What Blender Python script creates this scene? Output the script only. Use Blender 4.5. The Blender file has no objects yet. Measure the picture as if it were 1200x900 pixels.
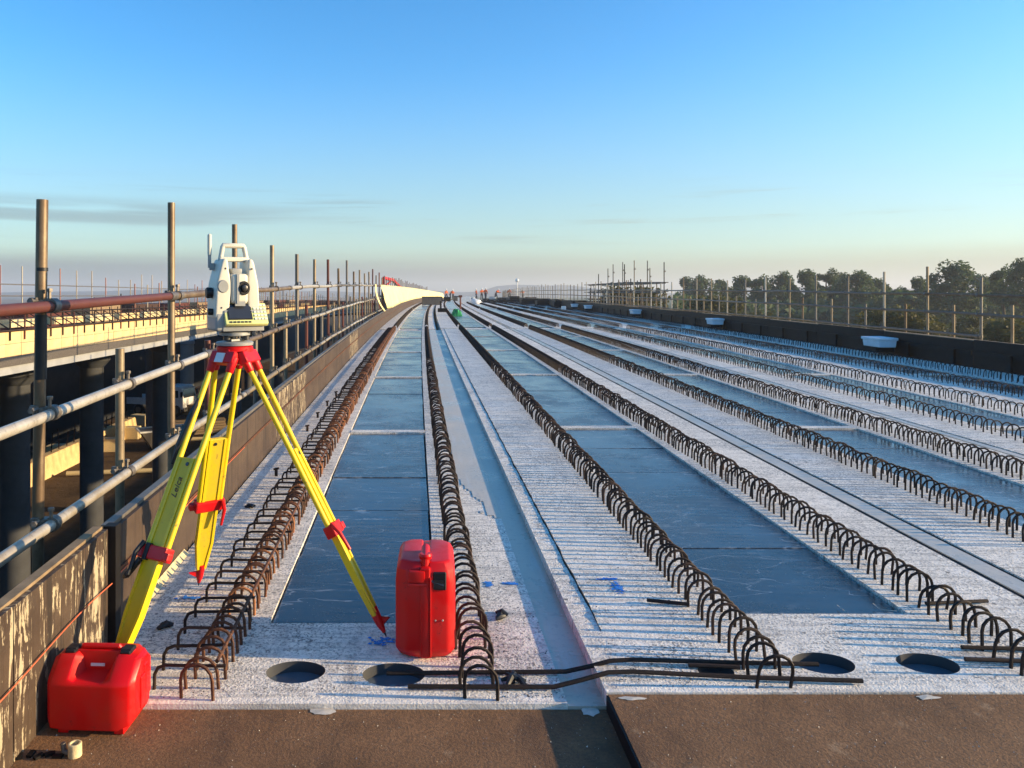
import bpy, bmesh, math, random
from mathutils import Vector, Matrix, noise as mnoise
random.seed(7)
PI = math.pi
sc = bpy.context.scene
COL = sc.collection

# ------------------------------------------------------------------ camera
cd = bpy.data.cameras.new("camera")
cam = bpy.data.objects.new("camera", cd)
COL.objects.link(cam)
cam.location = (0, 0, 1.5)
cam.rotation_euler = (PI / 2, 0, 0)
cd.sensor_width = 36.0
cd.lens = 890.0 / 1200.0 * 36.0
cd.shift_x = (600 - 484) / 1200.0
cd.shift_y = -(450 - 345) / 1200.0
cd.clip_start = 0.05
cd.clip_end = 20000
sc.camera = cam

# ------------------------------------------------------------------ light
SUN_EL = math.radians(12.5)
SUN_AZ = math.radians(94)          # clockwise from +Y: a little behind due right
world = bpy.data.worlds.new("World")
sc.world = world
world.use_nodes = True
nt = world.node_tree
for n in list(nt.nodes):
    nt.nodes.remove(n)
def wn(t, **k):
    n = nt.nodes.new(t)
    for a, v in k.items():
        setattr(n, a, v)
    return n
out = wn('ShaderNodeOutputWorld')
bg = wn('ShaderNodeBackground')
bg.inputs['Strength'].default_value = 0.132
sky = wn('ShaderNodeTexSky', sky_type='NISHITA')
sky.sun_disc = False
sky.sun_elevation = SUN_EL
sky.sun_rotation = SUN_AZ
sky.altitude = 50
sky.air_density = 1.0
sky.dust_density = 0.6
sky.ozone_density = 2.0
hs = wn('ShaderNodeHueSaturation')
hs.inputs['Saturation'].default_value = 1.27
hs.inputs['Value'].default_value = 1.12
tint = wn('ShaderNodeMixRGB', blend_type='MULTIPLY')
tint.inputs[0].default_value = 1.0
tint.inputs[2].default_value = (.88, 1.02, 1.16, 1)
nt.links.new(sky.outputs[0], tint.inputs[1])
nt.links.new(tint.outputs[0], hs.inputs['Color'])
# thin stratus banks low over the horizon
tc = wn('ShaderNodeTexCoord')
sx = wn('ShaderNodeSeparateXYZ')
nt.links.new(tc.outputs['Generated'], sx.inputs[0])
mp = wn('ShaderNodeMapping')
mp.inputs['Scale'].default_value = (2.2, 2.2, 46.0)
nt.links.new(tc.outputs['Generated'], mp.inputs['Vector'])
nz = wn('ShaderNodeTexNoise')
nz.inputs['Scale'].default_value = 1.0
nz.inputs['Detail'].default_value = 6
nz.inputs['Roughness'].default_value = 0.5
nt.links.new(mp.outputs[0], nz.inputs['Vector'])
def wmath(op, a, b=None, c=None, clamp=False):
    m = wn('ShaderNodeMath', operation=op)
    m.use_clamp = clamp
    for i, v in enumerate((a, b, c)):
        if v is None: continue
        if isinstance(v, (int, float)): m.inputs[i].default_value = v
        else: nt.links.new(v, m.inputs[i])
    return m.outputs[0]
def wramp(v, a, b):
    m = wn('ShaderNodeMapRange', interpolation_type='SMOOTHSTEP')
    nt.links.new(v, m.inputs[0])
    m.inputs[1].default_value = a; m.inputs[2].default_value = b
    return m.outputs[0]
z = sx.outputs['Z']; x = sx.outputs['X']
nzo = nz.outputs['Fac']
# solid bank below about 3.5 degrees, ragged top edge, thinner towards the sun
zr = wmath('ADD', z, wmath('MULTIPLY', wmath('SUBTRACT', nzo, 0.5), 0.030))
bank = wmath('SUBTRACT', 1.0, wramp(zr, 0.026, 0.064))
bank = wmath('MULTIPLY', bank, wmath('SUBTRACT', 1.0, wmath('MULTIPLY', wramp(x, 0.0, 0.5), 0.35)))
# one thin streak layer above it
st = wmath('MULTIPLY', wramp(z, 0.078, 0.092), wmath('SUBTRACT', 1.0, wramp(z, 0.10, 0.125)))
st = wmath('MULTIPLY', st, wramp(nzo, 0.40, 0.56))
st = wmath('MULTIPLY', st, wmath('SUBTRACT', 1.0, wramp(x, -0.35, 0.15)))
# faint wisps further right and higher up
mp2 = wn('ShaderNodeMapping'); mp2.inputs['Scale'].default_value = (3.0, 3.0, 70.0); mp2.inputs['Location'].default_value = (4.0, 1.0, 2.0)
nt.links.new(tc.outputs['Generated'], mp2.inputs['Vector'])
nz2 = wn('ShaderNodeTexNoise'); nz2.inputs['Scale'].default_value = 1.0; nz2.inputs['Detail'].default_value = 7; nz2.inputs['Roughness'].default_value = 0.62
nt.links.new(mp2.outputs[0], nz2.inputs['Vector'])
wisp = wmath('MULTIPLY', wramp(nz2.outputs['Fac'], 0.52, 0.74), wmath('MULTIPLY', wramp(z, 0.05, 0.085), wmath('SUBTRACT', 1.0, wramp(z, 0.10, 0.16))))
cl = wmath('MAXIMUM', wmath('MULTIPLY', bank, 0.85), wmath('MAXIMUM', wmath('MULTIPLY', st, 0.5), wmath('MULTIPLY', wisp, 0.5)))
mixc = wn('ShaderNodeMixRGB')
nt.links.new(cl, mixc.inputs[0])
# milky air low over the horizon, all the way round
low = wn('ShaderNodeMixRGB')
nt.links.new(wmath('MULTIPLY', wmath('SUBTRACT', 1.0, wramp(z, 0.02, 0.30)), 0.55), low.inputs[0])
nt.links.new(hs.outputs[0], low.inputs[1])
low.inputs[2].default_value = (1.70, 2.08, 1.62, 1)
nt.links.new(low.outputs[0], mixc.inputs[1])
bcol = wn('ShaderNodeMixRGB')
nt.links.new(wramp(x, -0.35, 0.5), bcol.inputs[0])
bcol.inputs[1].default_value = (.86, 1.04, 1.16, 1)
bcol.inputs[2].default_value = (1.70, 1.62, 1.14, 1)
nt.links.new(bcol.outputs[0], mixc.inputs[2])
nt.links.new(mixc.outputs[0], bg.inputs[0])
nt.links.new(bg.outputs[0], out.inputs[0])

sl = bpy.data.lights.new("sun", 'SUN')
so = bpy.data.objects.new("sun", sl)
COL.objects.link(so)
sl.energy = 5.0
sl.angle = math.radians(0.5)
sl.color = (1.0, 0.74, 0.42)
sdir = Vector((math.sin(SUN_AZ) * math.cos(SUN_EL), math.cos(SUN_AZ) * math.cos(SUN_EL), math.sin(SUN_EL)))
so.rotation_euler = sdir.to_track_quat('Z', 'Y').to_euler()
so.location = (30, -5, 20)

sc.view_settings.view_transform = 'Standard'
sc.view_settings.look = 'None'
sc.view_settings.exposure = 0.95
sc.view_settings.gamma = 1.0
sc.cycles.max_bounces = 6
sc.cycles.use_denoising = True

# ------------------------------------------------------------------ materials
class Mat:
    def __init__(s, name, rough=0.6, spec=0.5, metal=0.0):
        s.m = bpy.data.materials.new(name)
        s.m.use_nodes = True
        s.t = s.m.node_tree
        s.b = s.t.nodes['Principled BSDF']
        s.b.inputs['Roughness'].default_value = rough
        s.b.inputs['Metallic'].default_value = metal
        s.b.inputs['Specular IOR Level'].default_value = spec
        s.co = None
    def n(s, t, **k):
        n = s.t.nodes.new(t)
        for a, v in k.items(): setattr(n, a, v)
        return n
    def l(s, a, b): s.t.links.new(a, b)
    def coord(s, scale=(1, 1, 1), src='pos', rot=(0, 0, 0)):
        if src == 'pos':
            g = s.n('ShaderNodeNewGeometry').outputs['Position']
        else:
            g = s.n('ShaderNodeTexCoord').outputs['Object']
        m = s.n('ShaderNodeMapping')
        m.inputs['Scale'].default_value = scale
        m.inputs['Rotation'].default_value = rot
        s.l(g, m.inputs['Vector'])
        return m.outputs[0]
    def noise(s, v, scale, detail=4, rough=0.6, dist=0.0):
        n = s.n('ShaderNodeTexNoise')
        n.inputs['Scale'].default_value = scale
        n.inputs['Detail'].default_value = detail
        n.inputs['Roughness'].default_value = rough
        n.inputs['Distortion'].default_value = dist
        s.l(v, n.inputs['Vector'])
        return n.outputs['Fac']
    def voro(s, v, scale, feature='F1'):
        n = s.n('ShaderNodeTexVoronoi', feature=feature)
        n.inputs['Scale'].default_value = scale
        s.l(v, n.inputs['Vector'])
        return n.outputs['Distance']
    def ramp(s, v, a, b, lo=0.0, hi=1.0):
        m = s.n('ShaderNodeMapRange')
        s.l(v, m.inputs[0])
        for i, q in ((1, a), (2, b), (3, lo), (4, hi)): m.inputs[i].default_value = q
        return m.outputs[0]
    def math(s, op, a, b=0.0):
        m = s.n('ShaderNodeMath', operation=op)
        for i, v in enumerate((a, b)):
            if isinstance(v, (int, float)): m.inputs[i].default_value = v
            else: s.l(v, m.inputs[i])
        return m.outputs[0]
    def mix(s, f, a, b):
        m = s.n('ShaderNodeMixRGB')
        if isinstance(f, (int, float)): m.inputs[0].default_value = f
        else: s.l(f, m.inputs[0])
        for i, v in ((1, a), (2, b)):
            if isinstance(v, tuple): m.inputs[i].default_value = (*v, 1)
            else: s.l(v, m.inputs[i])
        return m.outputs[0]
    def color(s, c):
        if isinstance(c, tuple): s.b.inputs['Base Color'].default_value = (*c, 1)
        else: s.l(c, s.b.inputs['Base Color'])
        return s
    def rough(s, v): s.l(v, s.b.inputs['Roughness']); return s
    def bump(s, h, dist=0.01, strength=1.0):
        b = s.n('ShaderNodeBump')
        b.inputs['Distance'].default_value = dist
        b.inputs['Strength'].default_value = strength
        s.l(h, b.inputs['Height'])
        s.l(b.outputs[0], s.b.inputs['Normal'])
        return s
    def rnd(s): return s.n('ShaderNodeObjectInfo').outputs['Random']

def simple(name, c, rough=0.6, spec=0.5, metal=0.0, var=0.25, scale=18, bump=0.0):
    M = Mat(name, rough, spec, metal)
    v = M.coord(src='obj')
    f = M.noise(v, scale, 5)
    d = tuple(q * (1 - var) for q in c); e = tuple(min(1, q * (1 + var)) for q in c)
    M.color(M.mix(M.ramp(f, .3, .7), d, e))
    if bump: M.bump(f, bump)
    return M.m

def mk_concrete():
    # pale tined precast concrete: transverse ribs, dark pits and grime, blotchy damp
    M = Mat('tined_white_concrete', .7, .4)
    v = M.coord()
    big = M.noise(v, 1.3, 4, .6)
    mid = M.noise(v, 14, 5, .65)
    fine = M.noise(v, 85, 4, .7)
    grit = M.voro(v, 120)
    vt = M.coord((3.0, 42.0, 3.0))
    rib = M.noise(vt, 1.0, 3, .55)
    base = M.mix(M.ramp(big, .35, .7), (.86, .79, .68), (.95, .88, .77))
    base = M.mix(M.ramp(mid, .50, .72, 0, .55), base, (.40, .38, .35))
    sy = M.n('ShaderNodeSeparateXYZ'); M.l(v, sy.inputs[0])
    wear = M.math('MULTIPLY', M.ramp(M.noise(v, 1.9, 5, .7, .6), .36, .60, .30, 1.0), M.ramp(M.math('ADD', sy.outputs['Y'], M.math('MULTIPLY', mid, .10)), 2.74, 2.80, .12, 1.0))
    base = M.mix(M.math('MULTIPLY', M.ramp(fine, .50, .60, 0, .95), wear), base, (.105, .095, .082))
    base = M.mix(M.math('MULTIPLY', M.ramp(M.noise(v, 34, 4, .75), .56, .66, 0, .9), wear), base, (.15, .14, .125))
    base = M.mix(M.ramp(rib, .50, .66, 0, .42), base, (.22, .20, .18))
    stn = M.noise(M.coord((1.6, .55, 1)), 1.9, 6, .7, .7)
    base = M.mix(M.ramp(stn, .56, .70, 0, .55), base, (.27, .25, .23))
    lat = M.noise(v, 3.4, 6, .7, .5)
    base = M.mix(M.ramp(lat, .58, .66, 0, .6), base, (.86, .83, .77))
    spl = M.voro(v, 7.5)
    base = M.mix(M.ramp(M.math('ADD', spl, M.math('MULTIPLY', mid, .25)), .17, .21, .8, 0), base, (.10, .09, .08))
    M.color(base)
    M.rough(M.ramp(big, .3, .7, .55, .8))
    h = M.math('ADD', M.math('MULTIPLY', rib, .8), M.math('MULTIPLY', fine, .5))
    h = M.math('ADD', h, M.math('MULTIPLY', grit, .15))
    M.bump(h, .012, .9)
    return M.m

def mk_smooth_concrete():
    M = Mat('smooth_damp_concrete', .35, .5)
    v = M.coord()
    a = M.noise(v, 2.2, 5, .6); b = M.noise(v, 30, 5, .7); c = M.noise(M.coord((6, .6, 6)), 3, 4, .6)
    base = M.mix(M.ramp(a, .35, .7), (.44, .385, .31), (.60, .535, .44))
    base = M.mix(M.ramp(b, .55, .72, 0, .55), base, (.16, .17, .18))
    base = M.mix(M.ramp(c, .55, .7, 0, .4), base, (.58, .58, .58))
    M.color(base); M.rough(M.ramp(a, .35, .65, .22, .5)); M.bump(b, .003, .6)
    return M.m

def mk_board(name='wet_formwork_board', k=1.0):
    M = Mat(name, .25, .85)
    v = M.coord()
    r = M.rnd()
    a = M.noise(v, 1.6, 6, .62, .4); b = M.noise(v, 26, 5, .7)
    sw = M.noise(M.coord((1.0, 7.0, 1.0), rot=(0, 0, .12)), 2.4, 6, .68, .8)
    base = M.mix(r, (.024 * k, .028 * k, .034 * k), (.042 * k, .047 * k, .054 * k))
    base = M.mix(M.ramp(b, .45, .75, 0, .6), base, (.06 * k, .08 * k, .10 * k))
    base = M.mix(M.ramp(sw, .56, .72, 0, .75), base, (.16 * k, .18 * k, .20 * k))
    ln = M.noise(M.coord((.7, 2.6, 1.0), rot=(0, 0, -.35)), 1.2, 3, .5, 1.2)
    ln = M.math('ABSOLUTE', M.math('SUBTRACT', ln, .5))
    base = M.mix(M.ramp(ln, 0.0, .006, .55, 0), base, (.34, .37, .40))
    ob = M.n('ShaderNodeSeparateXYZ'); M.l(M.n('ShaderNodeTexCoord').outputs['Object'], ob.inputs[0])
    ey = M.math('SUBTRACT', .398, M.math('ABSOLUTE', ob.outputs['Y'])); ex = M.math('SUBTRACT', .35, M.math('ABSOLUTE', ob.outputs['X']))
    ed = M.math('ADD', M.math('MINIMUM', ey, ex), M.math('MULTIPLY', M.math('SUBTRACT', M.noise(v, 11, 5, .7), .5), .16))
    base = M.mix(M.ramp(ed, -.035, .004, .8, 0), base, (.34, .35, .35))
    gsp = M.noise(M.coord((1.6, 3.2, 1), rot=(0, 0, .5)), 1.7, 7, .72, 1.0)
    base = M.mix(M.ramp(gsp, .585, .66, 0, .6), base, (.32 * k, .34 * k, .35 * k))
    sp = M.voro(v, 26)
    base = M.mix(M.ramp(sp, .05, .09, .5, 0), base, (.45, .46, .46))
    M.color(base)
    M.rough(M.math('ADD', M.ramp(a, .35, .65, .12, .32), M.ramp(b, .4, .7, -.03, .08)))
    M.bump(M.math('ADD', M.math('MULTIPLY', b, .4), a), .004, .5)
    return M.m

def mk_rust(name, c1, c2, c3, f=.6):
    M = Mat(name, .75, .35)
    v = M.coord()
    a = M.noise(v, 2.0, 4, .6); b = M.noise(v, 60, 4, .7)
    base = M.mix(M.ramp(a, .38, .62), c1, c2)
    base = M.mix(M.ramp(b, .48, .66, 0, f), base, c3)
    base = M.mix(M.ramp(M.rnd(), .72, 1.0, 0, .55), base, tuple(min(1, q * 2.2) for q in c3))
    M.color(base); M.bump(b, .002, .6)
    return M.m

def mk_plate():
    M = Mat('gritty_rust_plate', .85, .25)
    v = M.coord()
    a = M.noise(v, 2.5, 5, .65); b = M.noise(v, 95, 4, .75); c = M.voro(v, 60)
    base = M.mix(M.ramp(a, .35, .65), (.165, .085, .040), (.27, .145, .070))
    base = M.mix(M.ramp(b, .46, .66, 0, .8), base, (.075, .042, .026))
    base = M.mix(M.ramp(b, .60, .72, 0, .6), base, (.33, .24, .16))
    st_ = M.noise(M.coord((1.2, .6, 1)), 2.2, 6, .7, .8)
    base = M.mix(M.ramp(st_, .54, .70, 0, .6), base, (.070, .042, .028))
    base = M.mix(M.ramp(M.noise(v, 7, 6, .75), .60, .70, 0, .5), base, (.40, .27, .16))
    base = M.mix(M.ramp(c, .06, .10, .7, 0), base, (.42, .36, .28))
    M.color(base); M.bump(M.math('ADD', b, M.math('MULTIPLY', a, .5)), .006, .9)
    return M.m

def mk_ply(name, splash):
    M = Mat(name, .6, .35)
    v = M.coord()
    a = M.noise(M.coord((1, .7, 2.0)), 3, 5, .65); g = M.noise(M.coord((8, 14, .8)), 3, 4, .65); s = M.noise(M.coord((1, 5, .7)), 6, 6, .72, .6)
    base = M.mix(M.ramp(a, .35, .7), (.050, .032, .022), (.088, .060, .040))
    base = M.mix(M.ramp(g, .5, .7, 0, .4), base, (.028, .018, .013))
    rr = M.math('ADD', s, M.ramp(M.rnd(), 0, 1, -.06, .05)) if splash < .5 else s
    if splash > .5:
        s = M.math('ADD', M.math('MULTIPLY', s, .7), M.math('MULTIPLY', M.noise(M.coord((1, 1, 1)), 9, 6, .75, .8), .3))
        base = M.mix(M.ramp(s, .522, .545, 0, .92), base, (.46, .38, .25))
    else:
        base = M.mix(M.ramp(rr, .66, .71, 0, .55), base, (.46, .40, .31))
    dr = M.noise(M.coord((3, 26, .6)), 1, 3, .6)
    base = M.mix(M.ramp(dr, .56, .60, 0, .75), base, (.022, .016, .012))
    M.color(base); M.bump(M.math('ADD', s, M.math('MULTIPLY', g, .4)), .010 if splash > .5 else .004, .8)
    return M.m

def mk_galv(name, c=(.32, .26, .17), d=(.13, .082, .045), rough=.5):
    M = Mat(name, rough, .5, .35)
    v = M.coord(); r = M.rnd()
    a = M.noise(M.coord((4, 4, 1.4)), 2, 5, .7); b = M.noise(v, 45, 4, .7)
    base = M.mix(M.ramp(M.math('ADD', M.math('MULTIPLY', r, .45), a), .45, .95), c, d)
    base = M.mix(M.ramp(b, .55, .7, 0, .5), base, (.09, .065, .04))
    M.color(base); M.bump(b, .001, .5)
    return M.m

def mk_leaf(name, c1, c2, c3):
    M = Mat(name, .65, .25)
    v = M.coord(src='obj')
    a = M.noise(v, .55, 3, .6); b = M.noise(v, 4, 2, .6)
    base = M.mix(M.ramp(a, .35, .65), c1, c2)
    base = M.mix(M.ramp(b, .5, .8, 0, .6), base, c3)
    M.color(base)
    tr = M.n('ShaderNodeBsdfTranslucent'); M.l(base, tr.inputs['Color'])
    mx = M.n('ShaderNodeMixShader'); mx.inputs[0].default_value = .38
    M.l(M.b.outputs[0], mx.inputs[1]); M.l(tr.outputs[0], mx.inputs[2])
    M.l(mx.outputs[0], M.t.nodes['Material Output'].inputs['Surface'])
    return M.m

def mk_ground():
    M = Mat('meadow_and_dirt', .95, .1)
    v = M.coord()
    sxyz = M.n('ShaderNodeSeparateXYZ'); M.l(v, sxyz.inputs[0])
    a = M.noise(v, .03, 6, .65); b = M.noise(v, .6, 6, .7); c = M.noise(v, 5, 5, .7)
    gr = M.mix(M.ramp(a, .4, .65), (.045, .075, .025), (.085, .105, .04))
    gr = M.mix(M.ramp(b, .5, .75, 0, .7), gr, (.12, .11, .06))
    di = M.mix(M.ramp(b, .35, .7), (.060, .040, .024), (.13, .085, .048))
    di = M.mix(M.ramp(c, .5, .75, 0, .5), di, (.07, .05, .035))
    xx = M.math('ADD', sxyz.outputs['X'], M.ramp(a, 0, 1, -30, 30))
    M.color(M.mix(M.ramp(xx, 2, 14), di, gr)); M.bump(c, .1, .5)
    return M.m

def mk_sheet():
    M = Mat('cream_tarpaulin', .6, .3)
    v = M.coord((1, 1.2, .25))
    a = M.noise(v, 2.5, 5, .65)
    M.color(M.mix(M.ramp(a, .3, .7), (.70, .60, .27), (.86, .77, .40)))
    M.bump(a, .05, .6)
    M.b.inputs['Transmission Weight'].default_value = 0
    return M.m

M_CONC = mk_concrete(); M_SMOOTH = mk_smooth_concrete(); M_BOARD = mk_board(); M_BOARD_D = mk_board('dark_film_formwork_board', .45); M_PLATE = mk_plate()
M_BAR = mk_rust('dark_rebar', (.009, .006, .005), (.018, .010, .008), (.040, .020, .013))
M_BAR_O = mk_rust('orange_rust_rebar', (.115, .040, .017), (.040, .020, .014), (.24, .095, .035))
M_PLY = mk_ply('brown_film_plywood', .15); M_SPLASH = mk_ply('slurry_splashed_plywood', .95)
M_BLACKPLY = simple('near_black_and_shade', (.008, .007, .007), .6, .22, var=.5, scale=6)  # near-black for dark gear; also carries shade of right upstand and plate step
M_GALV = mk_galv('weathered_scaffold_tube'); M_RUSTTUBE = mk_galv('maroon_painted_tube', (.15, .045, .03), (.10, .03, .022))
M_GREYTUBE = mk_galv('dull_grey_tube', (.20, .19, .17), (.13, .11, .09)); M_PALETUBE = mk_galv('bright_scaffold_tube', (.52, .49, .43), (.34, .28, .20), .42)
M_COUP = simple('scaffold_coupler_steel', (.16, .14, .12), .5, metal=.5, var=.4, scale=40)
M_BRASS = simple('yellow_coupler_paint', (.45, .24, .03), .45, var=.3)
M_YEL = simple('yellow_lacquer', (.76, .56, .006), .32, .5, var=.10, scale=9)
M_YEL2 = simple('yellow_lacquer_board', (.66, .47, .008), .4, .5, var=.14, scale=7)
def worn(name, c, dust, scr, rough, spec, amt=.35):
    M = Mat(name, rough, spec)
    v = M.coord(src='obj')
    a = M.noise(v, 7, 6, .7, .4); b = M.noise(v, 46, 5, .75)
    sc_ = M.voro(M.coord((30, 30, 5), 'obj', (.4, .2, .7)), 3.0, 'DISTANCE_TO_EDGE')
    base = M.mix(M.ramp(a, .48, .72, 0, amt), c, dust)
    base = M.mix(M.ramp(M.math('MULTIPLY', a, b), .34, .40, 0, .7), base, scr)
    base = M.mix(M.ramp(sc_, .0, .012, .22, 0), base, scr)
    M.color(base)
    M.rough(M.ramp(a, .35, .7, rough - .06, rough + .22)); M.bump(b, .0006, .5)
    return M.m
M_RED = simple('red_plastic', (.60, .003, .004), .34, .35, var=.10, scale=6)
M_RED2 = simple('red_cast_metal', (.58, .004, .007), .36, .4, var=.15, scale=20)
M_YEL = worn('yellow_lacquer_worn', (.76, .55, .006), (.50, .36, .06), (.20, .13, .03), .34, .5, .3)
M_YEL2 = worn('yellow_board_worn', (.66, .47, .008), (.44, .32, .07), (.18, .12, .03), .42, .5, .4)
M_RED = worn('red_plastic_dusty', (.60, .003, .004), (.42, .05, .04), (.30, .01, .01), .36, .35, .35)
M_RED2 = worn('red_casting_worn', (.58, .004, .007), (.36, .04, .03), (.10, .02, .02), .38, .4, .3)
M_BLACK = simple('black_rubber', (.012, .012, .013), .5, .4, var=.3)
M_DARKMETAL = simple('dark_machined_metal', (.06, .06, .062), .35, .5, .6, var=.3, scale=30)
M_INSTR = simple('pale_grey_instrument_shell', (.64, .61, .50), .45, .5, var=.05, scale=8)
M_INSTR2 = simple('mid_grey_instrument_shell', (.30, .31, .30), .45, .5, var=.08)
M_LIME = simple('lime_keyboard_frame', (.66, .68, .26), .4, .5, var=.06)
M_SCREEN = simple('switched_off_screen', (.03, .035, .045), .12, .6, var=.1)
M_KEY = simple('light_key', (.62, .64, .55), .5, var=.05)
M_WHITE = simple('white_label', (.75, .75, .72), .5, var=.06)
M_PIPE = simple('cement_crusted_pipe', (.62, .50, .28), .7, var=.3, scale=50, bump=.002)
M_YELCONC = simple('sun_bleached_formwork', (.64, .46, .23), .7, .3, var=.16, scale=3)
M_GREYCONC = simple('grey_concrete', (.30, .31, .32), .75, .3, var=.15, scale=2)
simple('shade_black_concrete', (.022, .024, .028), .85, .2, var=.2, scale=2)  # deep shade of the added back wall put into its colour
M_SHADEWALL = bpy.data.materials['shade_black_concrete']
M_DARKCONC = simple('shade_dark_concrete', (.055, .058, .064), .8, .3, var=.2, scale=2)  # shade of hole walls and under-deck piers held in this tone
M_SHEET = mk_sheet()
M_STYRO = simple('pale_foam_block', (.62, .68, .72), .7, .3, var=.08, scale=6)
M_ORANGE = simple('hi_vis_orange', (.75, .13, .02), .7, .2, var=.1)
M_NAVY = simple('dark_work_trousers', (.03, .035, .05), .8, .2)
M_SKIN = simple('skin', (.32, .19, .13), .6, .3)
M_HELM = simple('white_helmet', (.75, .75, .72), .35)
M_GREEN = simple('green_netting', (.03, .26, .09), .7, .2, var=.35, scale=9)
M_STRING = simple('orange_string', (.55, .13, .06), .7, .2)
M_BLUE = simple('blue_spray_paint', (.04, .22, .62), .6, .2, var=.3, scale=40)
M_WOOD = simple('weathered_timber', (.24, .17, .10), .8, .2, var=.3, scale=14)
M_VAN = simple('white_vehicle_paint', (.70, .71, .72), .3)
M_GLASS = simple('dark_vehicle_glass', (.02, .025, .03), .08, .6)
M_WATER = simple('still_water', (.10, .13, .16), .04, .6, var=.1)
M_TRUNK = simple('bark', (.11, .085, .06), .9, .1, var=.3)
M_LEAF = mk_leaf('gum_leaves', (.040, .078, .032), (.080, .122, .046), (.12, .15, .07))
M_LEAF2 = mk_leaf('olive_bush_leaves', (.050, .058, .016), (.10, .095, .025), (.15, .12, .04))
M_GROUND = mk_ground()
M_HILL = simple('hazy_hill', (.10, .13, .13), .95, .1, var=.2, scale=.01)
M_CHIP = simple('pale_mortar', (.55, .50, .42), .85, .2, var=.2, scale=30)
M_MASTIC = simple('black_joint_mastic', (.018, .016, .016), .75, .2, var=.4, scale=40, bump=.004)

# ------------------------------------------------------------------ helpers
def zd(Y):
    if Y < 24: return .0258 * Y - .00036 * Y * Y
    u = Y - 24
    return .41184 + .00852 * u - .5 * .000145 * u * u
def xd(Y): return .00033 * Y * Y
def W(X, Y, z=0.0): return Vector((X + xd(Y), Y, z + zd(Y)))
def slope(Y): return math.atan(.0258 - .00072 * Y if Y < 24 else .00852 - .000145 * (Y - 24))

class MB:
    def __init__(s): s.v = []; s.f = []
    def add(s, vs, fs):
        o = len(s.v); s.v += [tuple(p) for p in vs]; s.f += [tuple(i + o for i in f) for f in fs]
    def box(s, c, d, R=None):
        hx, hy, hz = d[0] / 2, d[1] / 2, d[2] / 2
        vs = [Vector((sx_ * hx, sy_ * hy, sz_ * hz)) for sz_ in (-1, 1) for sy_ in (-1, 1) for sx_ in (-1, 1)]
        if R is not None: vs = [R @ p for p in vs]
        c = Vector(c)
        s.add([p + c for p in vs], [(0, 2, 3, 1), (4, 5, 7, 6), (0, 1, 5, 4), (2, 6, 7, 3), (0, 4, 6, 2), (1, 3, 7, 5)])
    def tube(s, pts, r, n=8, cap=True):
        pts = [Vector(p) for p in pts]
        rs = r if isinstance(r, (list, tuple)) else [r] * len(pts)
        t0 = (pts[1] - pts[0]).normalized()
        up = Vector((0, 0, 1)) if abs(t0.z) < .9 else Vector((0, 1, 0))
        u = t0.cross(up).normalized()
        vs = []
        for i, p in enumerate(pts):
            if i == 0: t = pts[1] - pts[0]
            elif i == len(pts) - 1: t = pts[i] - pts[i - 1]
            else: t = (pts[i + 1] - pts[i]).normalized() + (pts[i] - pts[i - 1]).normalized()
            t.normalize()
            u = (u - t * u.dot(t)).normalized()
            w = t.cross(u)
            for k in range(n):
                a = 2 * PI * k / n
                vs.append(p + (u * math.cos(a) + w * math.sin(a)) * rs[i])
        fs = []
        for i in range(len(pts) - 1):
            for k in range(n):
                a = i * n + k; b = i * n + (k + 1) % n
                fs.append((a, b, b + n, a + n))
        if cap:
            fs.append(tuple(range(n - 1, -1, -1))); q = (len(pts) - 1) * n
            fs.append(tuple(q + k for k in range(n)))
        s.add(vs, fs)
    def lathe(s, prof, n=20, c=(0, 0, 0), R=None):
        vs = []; fs = []
        for (r, z_) in prof:
            for k in range(n):
                a = 2 * PI * k / n
                vs.append(Vector((r * math.cos(a), r * math.sin(a), z_)))
        for i in range(len(prof) - 1):
            for k in range(n):
                a = i * n + k; b = i * n + (k + 1) % n
                fs.append((a, b, b + n, a + n))
        fs.append(tuple(range(n - 1, -1, -1))); q = (len(prof) - 1) * n
        fs.append(tuple(q + k for k in range(n)))
        if R is not None: vs = [R @ p for p in vs]
        c = Vector(c)
        s.add([p + c for p in vs], fs)
    def prism(s, poly, y0, y1, T=None, s1=None):
        """polygon in XZ extruded along Y; s1 scales the far end about its centroid"""
        n = len(poly)
        cx = sum(p[0] for p in poly) / n; cz = sum(p[1] for p in poly) / n
        k = s1 or 1.0
        vs = [Vector((p[0], y0, p[1])) for p in poly] + [Vector((cx + (p[0] - cx) * k, y1, cz + (p[1] - cz) * k)) for p in poly]
        if T is not None: vs = [T @ p for p in vs]
        s.add(vs, [tuple(range(n))] + [tuple(range(2 * n - 1, n - 1, -1))] + [(i, i + n, (i + 1) % n + n, (i + 1) % n) for i in range(n)])
    def map(s, fn): s.v = [tuple(fn(*p)) for p in s.v]; return s

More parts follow.
